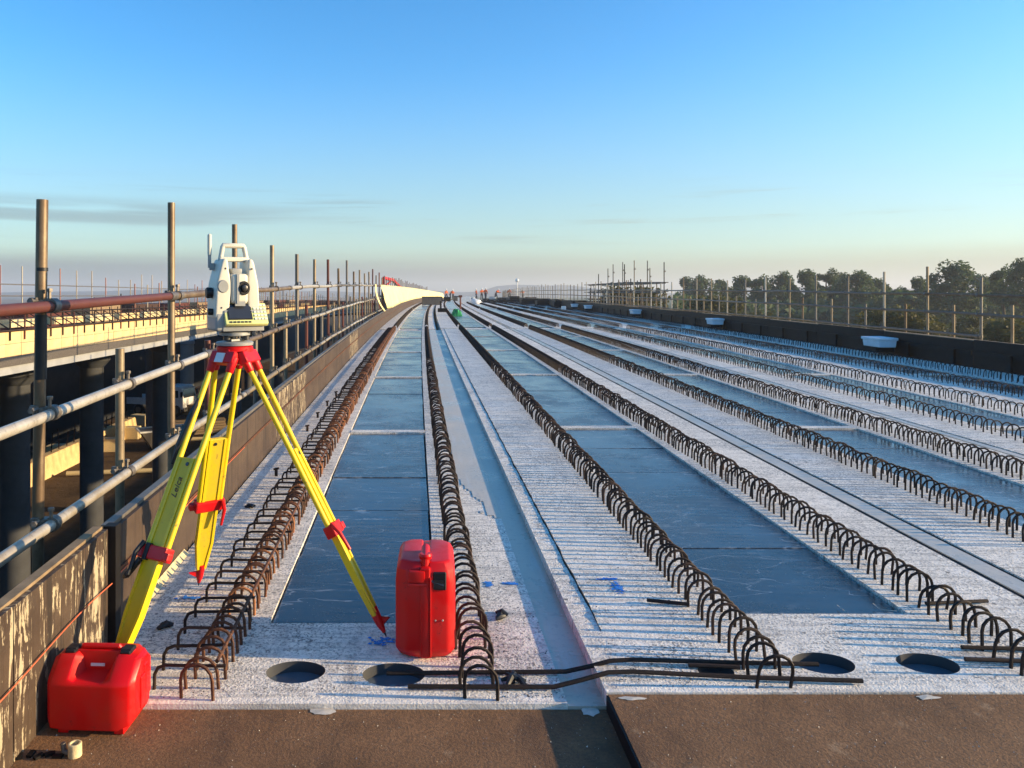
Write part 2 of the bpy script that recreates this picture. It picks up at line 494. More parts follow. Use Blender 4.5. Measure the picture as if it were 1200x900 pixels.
def link(name, me, mat, parent=None, loc=(0, 0, 0)):
    o = bpy.data.objects.new(name, me)
    COL.objects.link(o)
    if mat is not None and not me.materials: me.materials.append(mat)
    o.location = loc
    if parent is not None: o.parent = parent
    return o
SHARP = [38]
def mesh(name, mb, mat, smooth=False, bevel=0.0, segs=2, origin=None):
    me = bpy.data.meshes.new(name)
    vs = mb.v if origin is None else [tuple(Vector(p) - origin) for p in mb.v]
    me.from_pydata(vs, [], mb.f)
    bm = bmesh.new(); bm.from_mesh(me)
    bmesh.ops.recalc_face_normals(bm, faces=bm.faces)
    if bevel:
        ed = [e for e in bm.edges if len(e.link_faces) == 2 and e.calc_face_angle(0) > .5]
        bmesh.ops.bevel(bm, geom=ed, offset=bevel, segments=segs, affect='EDGES', profile=.6, clamp_overlap=True)
    if smooth:
        for f in bm.faces: f.smooth = True
        for e in bm.edges:
            if len(e.link_faces) == 2 and e.calc_face_angle(0) > math.radians(SHARP[0]): e.smooth = False
    bm.to_mesh(me); bm.free()
    if mat is not None: me.materials.append(mat)
    return me
def abs_loc(o):
    p = Vector(o.location); q = o.parent
    while q is not None: p = p + Vector(q.location); q = q.parent
    return p
def part(name, mb, mat, parent=None, smooth=False, bevel=0.0, segs=2, at=None):
    """mesh given in world coordinates (no rotation above it)"""
    org = Vector(at) if at is not None else (abs_loc(parent) if parent is not None else Vector((0, 0, 0)))
    me = mesh(name, mb, mat, smooth, bevel, segs, org)
    o = link(name, me, None, parent)
    o.location = org - (abs_loc(parent) if parent is not None else Vector((0, 0, 0)))
    return o
def lpart(name, mb, mat, parent, smooth=False, bevel=0.0, segs=2):
    """mesh given in the parent's own coordinates"""
    return link(name, mesh(name, mb, mat, smooth, bevel, segs), None, parent)
def inst(name, me, parent, wloc, rot=(0, 0, 0)):
    o = bpy.data.objects.new(name, me)
    COL.objects.link(o)
    if parent is not None:
        o.parent = parent; o.location = Vector(wloc) - abs_loc(parent)
    else: o.location = wloc
    o.rotation_euler = rot
    return o
def tag(o, label, cat, group=None):
    o['label'] = label; o['category'] = cat
    if group: o['group'] = group
    return o
def thing(name, label, cat, loc=(0, 0, 0), rz=0.0, group=None):
    o = bpy.data.objects.new(name, None)
    COL.objects.link(o)
    o.empty_display_size = .2
    o.location = loc; o.rotation_euler = (0, 0, rz)
    return tag(o, label, cat, group)
def struct(name, mb, mat, smooth=False):
    o = link(name, mesh(name, mb, mat, smooth), None)
    o['kind'] = 'structure'
    return o
def single(name, mb, mat, label, cat, at, smooth=True, bevel=0.0, group=None, segs=2):
    me = mesh(name, mb, mat, smooth, bevel, segs, Vector(at))
    return tag(link(name, me, None, None, at), label, cat, group)
def copy_tree(o, parent=None):
    c = o.copy(); COL.objects.link(c)
    if parent is not None: c.parent = parent
    for ch in list(o.children): copy_tree(ch, c)
    return c
def strip(mb, prof, ys, fn=W, closed=True):
    """sweep an XZ profile along Y stations through fn"""
    n = len(prof); vs = []; fs = []
    for y in ys:
        for (px, pz) in prof: vs.append(fn(px, y, pz))
    m = n if closed else n - 1
    for i in range(len(ys) - 1):
        for k in range(m):
            a = i * n + k; b = i * n + (k + 1) % n
            fs.append((a, b, b + n, a + n))
    if closed:
        fs.append(tuple(range(n - 1, -1, -1))); q = (len(ys) - 1) * n
        fs.append(tuple(q + k for k in range(n)))
    mb.add(vs, fs)
def rng(a, b, step):
    n = max(1, int(round((b - a) / step)))
    return [a + (b - a) * i / n for i in range(n + 1)]

# ------------------------------------------------------------------ terrain, hills
def gz(X, Y):
    t = min(1, max(0, (X - 1.0) / 9.0)); t = t * t * (3 - 2 * t)
    h = -8.0 * (1 - t) + -2.6 * t  # right side raised: added bank keeping low sun off the ground below
    if X > 60 or abs(Y) > 150: h += 1.2 * mnoise.noise(Vector((X * .01, Y * .01, 0)))
    return h - (0.6 if X > 30 else 0)
xs = [-2600, -1700, -1000, -500, -250, -120, -60, -30, -15, -5, 0, 1, 2.5, 4, 5.5, 7, 8.5, 10, 12, 16, 25, 31, 45, 60, 90, 130, 180, 240, 320, 450, 700, 1200, 1800, 2600]
ys = [-400, -300, -200, -60, -20, 0, 10, 20, 35, 50, 70, 90, 120, 160, 200, 260, 340, 450, 600, 900, 1400, 2000, 2600]
mb = MB()
vs = [(X, Y, gz(X, Y)) for Y in ys for X in xs]
n = len(xs)
mb.add(vs, [(j * n + i, j * n + i + 1, (j + 1) * n + i + 1, (j + 1) * n + i) for j in range(len(ys) - 1) for i in range(n - 1)])
struct('ground', mb, M_GROUND, True)
mb = MB()
hv = []; N = 120
for i in range(N + 1):
    a = math.radians(-75 + 150 * i / N)
    for k, (r, hgt) in enumerate(((1300, -6), (1600, 1), (2000, -6))):
        h = hgt
        if k == 1:
            h = 16 + 22 * mnoise.noise(Vector((a * 5, 3.3, 0))) + 9 * mnoise.noise(Vector((a * 19, 1.3, 0)))
            h = max(4, min(h, 34)) * (1.0 if a > .1 else .5)
        hv.append((r * math.sin(a), r * math.cos(a), h))
mb.add(hv, [(i * 3 + k, i * 3 + k + 1, i * 3 + k + 4, i * 3 + k + 3) for i in range(N) for k in range(2)])
struct('hills', mb, M_HILL, True)

# ------------------------------------------------------------------ precast beams
def arch_mb(w=.112, h=.128, r=.0066, n=6, seg=7, foot=.012):
    mb = MB(); R = w / 2
    pts = [(-R, 0, -foot), (-R, 0, (h - R) * .55), (-R, 0, h - R)]
    for i in range(1, seg):
        a = PI - PI * i / seg
        pts.append((R * math.cos(a), 0, h - R + R * math.sin(a)))
    pts += [(R, 0, h - R), (R, 0, (h - R) * .55), (R, 0, -foot)]
    mb.tube(pts, r, n)
    return mb
def hat_mb(L=.23, h=.085, r=.0066):
    mb = MB()
    mb.tube([(-L, 0, -.012), (-L, 0, h - .035), (-L + .012, 0, h - .010), (-L + .038, 0, h), (-.08, 0, h), (.03, 0, h + .002)], r, 6)
    return mb
loop_me = [mesh('rebar_loop', arch_mb(.112 + .004 * k, .128 - .004 * k), M_BAR, True) for k in range(3)]
loop_o_me = [mesh('rebar_loop', arch_mb(.112 + .003 * k, .126 - .003 * k), M_BAR_O, True) for k in range(3)]
hat_me = mesh('hooked_rebar', hat_mb(), M_BAR, True)

Y0, Y1 = 2.66, 23.40
BEAMS = [  # centre, left edge, right edge, level, loop pitch, label
    (-.262, -1.235, .540, 0.0, .073, 'leftmost pale concrete beam with an orange rust loop row and hooked bars beside the plywood upstand'),
    (1.775, .675, 2.755, .040, .0665, 'second pale concrete beam from the left, its raised left edge running down from the rust plates'),
    (3.905, 2.940, 4.870, .040, .063, 'third pale concrete beam from the left, middle one of the five in the near span'),
    (5.910, 5.000, 6.850, .040, .095, 'fourth pale concrete beam from the left, next but one to the black right upstand'),
    (7.900, 6.930, 9.080, .040, .105, 'rightmost pale concrete beam of the near span lying in the shade of the black upstand'),
]
def circle_top(x0, x1, y0, y1, z_, holes, mb_top, mb_well, yb=None):
    """flat slab top with round holes, plus the walls of the holes"""
    bm = bmesh.new()
    def loop(pts):
        vs = [bm.verts.new(p) for p in pts]
        for i in range(len(vs)): bm.edges.new((vs[i], vs[(i + 1) % len(vs)]))
    xx = rng(x0, x1, .12)
    loop([(x_, y0, 0) for x_ in xx] + [(x1, y1, 0)] + [(x_, y1, 0) for x_ in xx[::-1][1:]])
    for (cx, cy, r) in holes:
        loop([(cx + r * (1 + .02 * math.sin(3 * a)) * math.cos(a), cy + .72 * r * math.sin(a), 0) for a in [2 * PI * i / 28 for i in range(28)]])
    bmesh.ops.triangle_fill(bm, edges=bm.edges[:], use_beauty=True, normal=(0, 0, 1))
    bm.verts.index_update()
    mb_top.add([W(v.co.x, v.co.y, z_) for v in bm.verts], [tuple(v.index for v in f.verts) for f in bm.faces])
    bm.free()
    for (cx, cy, r) in holes:
        vs = []; N_ = 28
        for zz in (z_, z_ - .10):
            for i in range(N_):
                a = 2 * PI * i / N_
                vs.append(W(cx + r * (1 + .02 * math.sin(3 * a)) * math.cos(a), cy + .72 * r * math.sin(a), zz))
        mb_well.add(vs, [(i, (i + 1) % N_, (i + 1) % N_ + N_, i + N_) for i in range(N_)])

def make_board_mesh(w, l):
    mb = MB(); mb.box((0, 0, -.010), (w, l, .020))
    return mesh('formwork_board', mb, M_BOARD, False, .002, 1)
BOARD_W = .70
board_me = make_board_mesh(BOARD_W, .797)
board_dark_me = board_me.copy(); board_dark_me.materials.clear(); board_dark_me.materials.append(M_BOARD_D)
HALFP = .362
for bi, (C, xl, xr, zl, pitch, label) in enumerate(BEAMS):
    root = thing('precast_beam', label, 'concrete beam', W(C, Y0, zl), 0, 'precast beams of the near span')
    ysb = rng(3.28, Y1, 1.6)
    body = MB()
    # near end block top, with holes in the first two beams, then trough sides
    holes = []
    if bi == 0: holes = [(-.447, 2.875, .112), (-.075, 2.855, .118)]
    elif bi == 1: holes = [(1.115, 2.80, .066), (1.545, 2.862, .112), (1.935, 2.858, .110)]
    well = MB()
    circle_top(xl, xr, Y0, 3.28, zl, holes, body, well)
    # end face and outer cheeks of end block
    D = .9
    def quad(a, b, c, d): body.add([W(*a), W(*b), W(*c), W(*d)], [(0, 1, 2, 3)])
    quad((xl, Y0, zl), (xr, Y0, zl), (xr, Y0, zl - D), (xl, Y0, zl - D))
    quad((xl, Y0, zl), (xl, Y0, zl - D), (xl, 3.28, zl - D), (xl, 3.28, zl))
    quad((xr, Y0, zl), (xr, Y0, zl - D), (xr, 3.28, zl - D), (xr, 3.28, zl))
    quad((C - HALFP, 3.28, zl), (C + HALFP, 3.28, zl), (C + HALFP, 3.28, zl - .12), (C - HALFP, 3.28, zl - .12))
    prof = [(xl, zl - D), (xl, zl), (C - HALFP, zl), (C - HALFP, zl - .12), (C + HALFP, zl - .12), (C + HALFP, zl), (xr, zl), (xr, zl - D)]
    strip(body, prof, ysb)
    b = part('beam_body', body, M_CONC, root)
    for p in b.data.polygons: p.use_smooth = False
    if holes:
        part('hole_lining', well, M_DARKCONC, root, True)  # hole walls coloured darker to stand for the shade inside
        for (cx, cy, r) in holes:
            wm = MB(); N_ = 24
            wm.add([W(cx + r * 1.01 * math.cos(2 * PI * i / N_), cy + .72 * r * 1.01 * math.sin(2 * PI * i / N_), zl - .042) for i in range(N_)], [tuple(range(N_))])
            part('water_in_hole', wm, M_WATER, root)
    # boards in bays with pale ribs between
    starts = [3.30, 7.44, 11.58, 15.72, 19.86]
    for k, ya in enumerate(starts):
        for j in range(5 if k < 4 else 4):
            yc = ya + .8 * j + .4 + random.uniform(-.002, .002)
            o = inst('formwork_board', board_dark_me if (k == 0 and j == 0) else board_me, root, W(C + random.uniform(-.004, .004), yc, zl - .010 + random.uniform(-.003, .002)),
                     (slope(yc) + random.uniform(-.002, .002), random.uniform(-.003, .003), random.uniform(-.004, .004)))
        if k == 4: continue
        rib = MB()
        strip(rib, [(C - HALFP + .004, zl - .10), (C - HALFP + .004, zl + .003), (C + HALFP - .004, zl + .003), (C + HALFP - .004, zl - .10)], [ya + 4.012, ya + 4.128])
        part('cross_rib', rib, M_CONC, root)
    eb = MB()
    strip(eb, [(C - HALFP + .004, zl - .10), (C - HALFP + .004, zl - .004), (C + HALFP - .004, zl - .004), (C + HALFP - .004, zl - .10)], [23.07, 23.2, Y1 - .003])
    part('end_block', eb, M_CONC, root)
    # loops: two rows
    for side in (-1, 1):
        xr_ = C + side * (.499 if bi == 0 else .500)
        ys_l = []
        y = Y0 + (.03 if (bi, side) in ((0, -1), (1, -1), (0, 1)) else .05)
        p_ = .068 if (bi, side) == (0, -1) else pitch
        if (bi, side) == (1, 1): p_ = .063
        while y < Y1 - .15:
            ys_l.append(y); y += p_ * random.uniform(.93, 1.07)
        # only loops in frame as objects; nearest 145 per row, the rest joined
        fr = [q for q in ys_l if (xr_ * 890 / q + 484) < 1230]
        near, rest = fr[:145], fr[145:]
        mes = loop_o_me if (bi, side) == (0, -1) else loop_me
        for q in near:
            o = inst('rebar_loop', random.choice(mes), root, W(xr_ + random.uniform(-.009, .009), q, zl + random.uniform(-.010, .006)),
                     (slope(q) + random.gauss(0, .075), random.gauss(0, .03), random.gauss(0, .10)))
        st_ = MB()
        for q in rest:
            pm = arch_mb(.112, .126, .0066, 4, 4)
            pm.map(lambda a, b_, c, q=q: W(a + xr_, b_ + q, c + zl))
            st_.add(pm.v, pm.f)
        if rest:
            o = part('rebar_loops', st_, M_BAR_O if (bi, side) == (0, -1) else M_BAR, root)
            o['kind'] = 'stuff'
    if bi == 0:
        hx = C - .46
        y = Y0 + .09; k = 0; st_ = MB()
        while y < Y1 - .2:
            if k < 90:
                inst('hooked_rebar', hat_me, root, W(hx + random.uniform(-.012, .012), y, random.uniform(-.006, .006)), (random.gauss(0, .04), random.gauss(0, .012), random.gauss(0, .03)))
            else:
                pm = hat_mb(); pm.map(lambda a, b_, c, q=y: W(a + hx, b_ + q, c)); st_.add(pm.v, pm.f)
            y += .146 * random.uniform(.94, 1.06); k += 1
        o = part('hooked_rebars', st_, M_BAR, root); o['kind'] = 'stuff'
        lb = MB(); lb.tube([W(-.715, q, .098) for q in rng(Y0 + .1, Y1, 1.5)], .008, 6)
        part('longitudinal_bar', lb, M_BAR_O, root)
    if bi == 1:
        # ragged black mastic line over a joint near the left edge
        cr = MB(); top = []; yy = rng(3.12, Y1, .035); nv = len(yy)
        for q in yy:
            wd = (.004 + .008 * max(0, mnoise.noise(Vector((q * 9, 2, 0))) + .25)) * min(1, (q - 3.1) * 3)
            cx = .772 + .006 * mnoise.noise(Vector((q * 4, 7, 0)))
            hgt = zl + .002 + .010 * max(0, mnoise.noise(Vector((q * 14, 5, 1))))
            top += [W(cx - wd, q, zl - .001), W(cx, q, hgt + .003), W(cx + wd, q, zl - .001)]
        cr.add(top, [(i * 3 + k, i * 3 + k + 1, i * 3 + k + 4, i * 3 + k + 3) for i in range(nv - 1) for k in range(2)])
        part('joint_seal', cr, M_MASTIC, root)

# pale strips lying in the slots between beams
slots = [(.540, .675, -.008, .0, 'smooth damp strip between the leftmost beam and the raised edge of the second beam'),
         (2.755, 2.940, .036, .040, 'pale strip in the slot between the second and third beams'),
         (4.870, 5.000, .036, .034, 'pale strip in the slot between the third and fourth beams'),
         (6.850, 6.930, .036, .022, 'narrow pale strip in the slot between the fourth and rightmost beams')]
for (a, b, z_, gap, lab) in slots:
    mb = MB(); ysx = rng(Y0, Y1, 1.3)
    strip(mb, [(a + gap + .001, z_ - .05), (a + gap + .001, z_), (b - gap * .6 - .001, z_), (b - gap * .6 - .001, z_ - .05)], ysx)
    js = single('joint_strip', mb, M_SMOOTH, lab, 'concrete strip', W((a + b) / 2, Y0, z_), False, 0, 'strips between the near beams')
    if gap:
        for (u0, u1) in ((a + .001, a + gap), (b - gap * .6, b - .001)):
            mb = MB(); nq = rng(Y0 + .01, Y1 - .01, .12); vs_ = []
            for q in nq:
                k_ = .004 * mnoise.noise(Vector((q * 3, u0 * 7, 1)))
                vs_ += [W(u0, q, z_ - .006 + k_), W(u1, q, z_ - .004 + k_)]
            mb.add(vs_, [(2 * i, 2 * i + 1, 2 * i + 3, 2 * i + 2) for i in range(len(nq) - 1)])
            part('joint_seal', mb, M_MASTIC, js)
# smooth smear along the right flange of the leftmost beam
mb = MB()
nx_, dy_ = 11, .05
ny_ = int((Y1 - 4.2) / dy_)
gid = {}
def gvert(i, j):
    if (i, j) not in gid:
        q = 4.2 + j * dy_; xx = .318 + .22 * i / nx_
        mb.v.append(tuple(W(xx, q, .003))); gid[(i, j)] = len(mb.v) - 1
    return gid[(i, j)]
for j in range(ny_):
    q = 4.2 + j * dy_
    for i in range(nx_):
        xx = .318 + .22 * i / nx_
        f_ = mnoise.fractal(Vector((xx * 9, q * 2.2, 3)), .7, 2.1, 5) * .45 + (q - 5.3) / 1.2 + (.35 if i > 3 else -.1) - (.7 if i == 0 else 0) * abs(mnoise.noise(Vector((q * 3, 1, 1))))
        if f_ > 0: mb.f.append((gvert(i, j), gvert(i + 1, j), gvert(i + 1, j + 1), gvert(i, j + 1)))
o = single('grout_skin', mb, M_SMOOTH, 'smooth blue grey grout skin covering the right flange of the leftmost beam', 'grout', W(.45, 4.75, .004), False)

# far spans
far_labels = ['leftmost', 'second', 'middle', 'fourth', 'rightmost']
for (ya, yb, gname, nm) in ((23.7, 46.0, 'beams of the middle span', 'middle span'), (46.3, 155.0, 'beams of the far span', 'far span')):
    for bi, (C, xl, xr, zl, pitch, label) in enumerate(BEAMS):
        root = thing('precast_beam', '%s pale beam with blue boards in the %s beyond the %s dark cross joint' % (far_labels[bi], nm, 'first' if ya < 40 else 'second'), 'concrete beam', W(C, ya, zl), 0, gname)
        body = MB()
        prof = [(xl, zl - .9), (xl, zl), (C - HALFP, zl), (C - HALFP, zl - .03), (C + HALFP, zl - .03), (C + HALFP, zl), (xr, zl), (xr, zl - .9)]
        strip(body, prof, rng(ya, yb, 2.5))
        part('beam_body', body, M_CONC, root)
        q = ya + .6; k = 0
        bst = MB()
        while q + .8 < yb - .3:
            if k % 5 == 4: q += .13
            if ya < 40 and q < 34:
                inst('formwork_board', board_me, root, W(C, q + .4, zl - .006), (slope(q + .4), 0, 0))
            else:
                strip(bst, [(C - .35, zl - .025), (C - .35, zl - .006), (C + .35, zl - .006), (C + .35, zl - .025)], [q + .003, q + .797])
            q += .8; k += 1
        o = part('formwork_boards', bst, M_BOARD, root); o['kind'] = 'stuff'
        st_ = MB()
        for side in (-1, 1):
            q = ya + .5
            while q < yb - .3:
                pm = arch_mb(.112, .126, .0075, 3, 3)
                pm.map(lambda a, b_, c, q=q: W(a + C + side * .5, b_ + q, c + zl)); st_.add(pm.v, pm.f)
                q += .10 if q < 50 else (.16 if q < 90 else .3)
        o = part('rebar_loops', st_, M_BAR, root); o['kind'] = 'stuff'
    for (a, b, z_, gap, lab) in slots:
        pass
mb = MB(); strip(mb, [(-1.2, -.75), (-1.2, -.06), (9.1, -.06), (9.1, -.75)], [23.41, 23.69])
single('crosshead', mb, M_BLACKPLY, 'dark crosshead filling the cross joint between near and middle spans', 'crosshead', W(4, 23.55, -.75), False)

# rust plates in front (steel-faced decking)
mb = MB()
strip(mb, [(-1.30, -.30), (-1.30, -.017), (.672, -.017), (.672, -.30)], rng(-2.5, Y0 - .006, .8))
p1 = single('decking_plate', mb, M_PLATE, 'lower gritty brown plate at bottom left, carrying the red case', 'plate', W(-.3, 1, -.017), False, 0, 'brown plates in the foreground')
mb = MB()
strip(mb, [(.680, -.30), (.680, .036), (9.1, .036), (9.1, -.30)], rng(-2.5, Y0 - .006, .8))
p2 = single('decking_plate', mb, M_PLATE, 'higher gritty brown plate at bottom right, with an edge step coloured shade-black', 'plate', W(3, 1, .036), False, 0, 'brown plates in the foreground')
mb = MB(); strip(mb, [(.6725, -.2), (.6725, .034), (.6795, .034), (.6795, -.2)], rng(-2.5, Y0 - .008, .8))
part('edge_shade_strip', mb, M_BLACKPLY, p2)  # black strip stands for shade on the step face

# piers under our bridge
for k, py in enumerate((2.0, 23.55, 46.1, 69, 92)):
    mb = MB(); mb.box((3.9 + xd(py), py, -4.6 + zd(py) / 2), (9.4, 1.2, 7.35)); 
    single('bridge_pier', mb, M_GREYCONC, 'concrete wall pier under the %s of the new bridge' % ('near end', 'first cross joint', 'second cross joint', 'far deck, nearer of two', 'far deck, farthest pier')[k], 'pier', (3.9 + xd(py), py, -8.3), False, 0, 'piers under the new bridge')

# ------------------------------------------------------------------ left upstand formwork
up = thing('upstand_formwork', 'low brown plywood upstand along the left edge of the deck', 'formwork wall', W(-1.26, 1.2, 0))
XW = -1.245
def wallpanel(y0, y1, zt, mat, thick=.02, x0=XW, root=up, zb=-.05):
    mb = MB(); strip(mb, [(x0 - thick, zb), (x0 - thick, zt), (x0, zt), (x0, zb)], rng(y0, y1, 1.3))
    return part('plywood_panel', mb, mat, root, at=W(x0, y0, 0))
wallpanel(-2.5, .6, .470, M_SPLASH); wallpanel(.606, 2.36, .472, M_SPLASH); wallpanel(2.366, 3.09, .469, M_SPLASH)
yy = 3.17; k = 0
while yy < 150:
    L = 1.83 if k < 12 else 3.66
    mt = M_PLY if k not in (2, 3, 6, 9, 12) else (M_SPLASH if k in (2, 6) else M_PLY)
    wallpanel(yy, yy + L - .006, .445 - .004 * (k % 3), mt)
    # vertical backing post and cap rail piece per panel
    mb = MB(); strip(mb, [(XW - .10, -.3), (XW - .10, .44), (XW - .023, .44), (XW - .023, -.3)], [yy - .035, yy + .035])
    part('backing_post', mb, M_WOOD, up, at=W(XW - .06, yy, 0))
    mb = MB(); strip(mb, [(XW - .06, .428), (XW - .06, .460), (XW - .022, .460), (XW - .022, .428)], rng(yy, yy + L - .01, 1.3))
    part('cap_rail', mb, M_GREYTUBE, up, at=W(XW - .04, yy, .46))
    yy += L; k += 1
mb = MB(); strip(mb, [(XW - .06, .435), (XW - .06, .480), (XW - .022, .480), (XW - .022, .435)], rng(-2.5, 3.09, 1.4))
part('cap_rail', mb, M_WOOD, up)
mb = MB(); mb.box(W(XW + .002, 3.13, .215), (.05, .055, .52))
part('steel_post', mb, M_BLACKPLY, up, at=W(XW, 3.13, 0))
mb = MB(); strip(mb, [(XW + .001, .255), (XW + .001, .272), (XW + .010, .272), (XW + .010, .255)], rng(3.2, 60, 1.5))
part('rust_batten', mb, M_BAR_O, up)
mb = MB(); strip(mb, [(XW + .004, .001), (XW + .004, .026), (XW + .030, .001)], rng(3.2, 4.1, .3))
part('corner_fillet', mb, M_PIPE, up)
mb = MB()
mb.tube([W(XW + .012, q, .24 + .012 * math.sin(q * 5)) for q in rng(1.2, 3.1, .1)] + [W(XW + .014, 3.2, .255), W(XW + .014, 5.5, .262)], .0028, 5)
single('string_line', mb, M_STRING, 'orange string line stretched along the left plywood upstand', 'string', W(XW, 1.5, .24))

# right upstand, its shade put into the near-black colour
ur = thing('upstand_formwork', 'plywood upstand, its shade painted black, along the right edge of the deck', 'formwork wall', W(9.2, 8, 0))
yy = 7.6; k = 0
while yy < 150:
    L = 2.44 if k < 14 else 4.88
    h = .47 + .02 * (k % 2)
    mb = MB(); strip(mb, [(9.16, -.05), (9.16, h), (9.185, h), (9.185, -.05)], rng(yy, yy + L - .008, 1.3))
    part('plywood_panel', mb, M_BLACKPLY, ur, at=W(9.17, yy, 0))
    mb = MB(); strip(mb, [(9.12, .24), (9.12, .31), (9.157, .31), (9.157, .24)], rng(yy, yy + L - .02, 1.3))
    part('waling_board', mb, M_BLACKPLY, ur, at=W(9.14, yy, .25))
    mb = MB(); strip(mb, [(9.19, .43), (9.19, .48), (9.34, .48), (9.34, .43)], rng(yy, yy + L - .02, 1.3))
    part('cap_board', mb, M_WOOD, ur, at=W(9.2, yy, .45))
    for q in (yy + .4, yy + 1.6):
        mb = MB(); mb.prism([(9.08, -.03), (9.08, .30), (9.118, .30), (9.118, -.03)], -.04, .04); mb.map(lambda a, b_, c, q=q: W(a, b_ + q, c))
        part('wall_strut', mb, M_BLACKPLY, ur, at=W(9.1, q, 0))
    yy += L; k += 1
# foam blocks wedged on the inner face of the right upstand
for k, (yb_, zz, sz) in enumerate(((14.6, .20, .62), (22.8, .20, .56), (31.5, .22, .6), (41, .2, .6), (45, .2, .5), (52, .2, .6), (60, .2, .6), (68, .2, .6))):
    t = thing('foam_block', ('pale foam block with a wider lid, the nearest on the black right upstand', 'pale foam block on the black upstand, second nearest', 'pale foam block on the black upstand beside the scaffold tower', 'pale foam block, fourth along the black upstand', 'pale foam block, fifth along the black upstand', 'pale foam block, sixth along the black upstand', 'pale foam block, seventh along the black upstand', 'pale foam block farthest along the black upstand')[k], 'foam block', W(8.86, yb_, zz - .08), 0, 'pale blocks along the right upstand')
    mb = MB(); mb.prism([(8.74, zz), (8.72, zz + .13), (9.07, zz + .13), (9.05, zz)], yb_ - sz * .42, yb_ + sz * .42); mb.map(lambda a, b_, c: W(a, b_, c))
    part('block', mb, M_STYRO, t, False, .006, 1)
    mb = MB(); mb.box((8.895, yb_, zz + .155), (.39, sz * .84 + .04, .05)); mb.map(lambda a, b_, c: W(a, b_, c))
    part('lid', mb, M_STYRO, t, False, .008, 1)
    mb = MB(); mb.box((8.87, yb_, zz - .045), (.34, sz * .7, .088)); mb.map(lambda a, b_, c: W(a, b_, c))
    part('timber_packer', mb, M_BLACKPLY, t)

# ------------------------------------------------------------------ scaffold guardrails
def coupler_mb():
    mb = MB()
    for s_, ax in ((0, 'z'), (1, 'y')):
        R = None if ax == 'z' else Matrix.Rotation(PI / 2, 3, 'X')
        off = (0, 0, 0) if s_ == 0 else (.05, 0, 0)
        mb.lathe([(.026, -.022), (.034, -.022), (.034, .022), (.026, .022)], 10, off, R)
    mb.box((.022, 0, .0), (.03, .05, .05))
    mb.tube([(.0, -.03, .02), (.0, -.085, .02)], .008, 6); mb.lathe([(.014, 0), (.014, .014)], 6, (.0, -.07, .02), Matrix.Rotation(PI / 2, 3, 'X'))
    mb.tube([(.05, -.02, .03), (.05, -.02, .075)], .008, 6); mb.lathe([(.014, 0), (.014, .014)], 6, (.05, -.02, .06))
    mb.box((-.012, -.035, .02), (.03, .02, .03))
    return mb
coup_me = mesh('coupler', coupler_mb(), M_COUP, True)
def tube_part(name, pts, r, mat, parent, n=10):
    mb = MB(); mb.tube(pts, r, n); return part(name, mb, mat, parent, True, at=pts[0])

gl = thing('scaffold_guardrail', 'left tube scaffold guardrail with three rails outside the plywood upstand', 'scaffold guardrail', W(-1.62, 1.5, -.9))
XL = -1.62
tops = {0: 1.83, 1: 1.99, 2: 1.97, 3: 1.86, 4: 1.82, 5: 1.80, 6: 1.85, 7: 1.72, 8: 1.94}
tm = [M_GREYTUBE, M_GALV, M_GALV, M_GALV, M_GREYTUBE, M_GALV, M_RUSTTUBE, M_GALV]
railz = (1.37, .905, .422)
post_ys = [3.3 + 1.765 * k for k in range(-1, 82)]
for k, y in zip(range(-1, 58), post_ys):
    zt = tops.get(k, random.uniform(1.7, 1.95))
    lean = random.uniform(-.012, .012)
    px = XL + (-.012 if k == 0 else 0)
    m_ = tm[k % 8] if k < 12 else random.choice((M_GALV, M_GREYTUBE, M_RUSTTUBE))
    if k == 0: m_ = M_GALV
    tube_part('standard', [W(px + .018 * (k == 0), y, zt), W(px + lean, y, .4), W(px, y, -1.6 if y < 40 else -.8)], .0242, m_, gl, 12 if k < 6 else 7)
    if k == 0:   # dark old paint collars and wrap tape
        mb = MB()
        mb.tube([W(px + .012, y, 1.33 + .0), W(px + .010, y, 1.05)], .0252, 12); mb.tube([W(px + .016, y, 1.52), W(px + .016, y, 1.535)], .0252, 12)
        part('black_tape', mb, M_BLACK, gl, True)
    ym = y + .8825
    if y < 60:
        tube_part('short_standard', [W(XL, ym, (1.10, 1.0, 1.04, 1.0)[k % 4]), W(XL, ym, -1.6 if y < 40 else -.8)], .0242, (M_GALV, M_RUSTTUBE, M_GREYTUBE)[k % 3], gl, 12 if k < 4 else 7)
    if y < 33:
        for rz_ in railz:
            inst('coupler', coup_me, gl, W(XL, y, rz_), (0, 0, random.uniform(-.1, .1)))
        for rz_ in railz[1:]:
            inst('coupler', coup_me, gl, W(XL, ym, rz_), (0, 0, random.uniform(-.1, .1)))
for ri, rz_ in enumerate(railz):
    cuts = [1.2] + [4.45 + 5.295 * j + (1.3 * ri) for j in range(0, 27)]
    if ri == 0: cuts = [1.2, 2.72, 4.92] + [9.5 + 5.3 * j for j in range(0, 26)]
    for j in range(len(cuts) - 1):
        a, b = cuts[j], cuts[j + 1]
        m_ = (M_PALETUBE, M_GALV, M_PALETUBE)[j % 3] if ri else (M_PALETUBE, M_RUSTTUBE, M_GALV, M_PALETUBE, M_GREYTUBE)[j % 5]
        if ri == 0 and j == 1: m_ = M_RUSTTUBE
        dx = .05
        tube_part('ledger', [W(XL + dx, q, rz_ + .008 * math.sin(q * 1.3 + ri)) for q in rng(a, b - .004, 1.7)], .0242, m_, gl, 14 if j < 3 else 8)
        if b < 40:
            mb = MB(); mb.tube([W(XL + dx, b - .055, rz_ + .008 * math.sin(b * 1.3 + ri)), W(XL + dx, b + .055, rz_ + .008 * math.sin(b * 1.3 + ri))], .0295, 12)
            part('sleeve_coupler', mb, M_BRASS if (ri == 0 and j == 0) else M_COUP, gl, True)
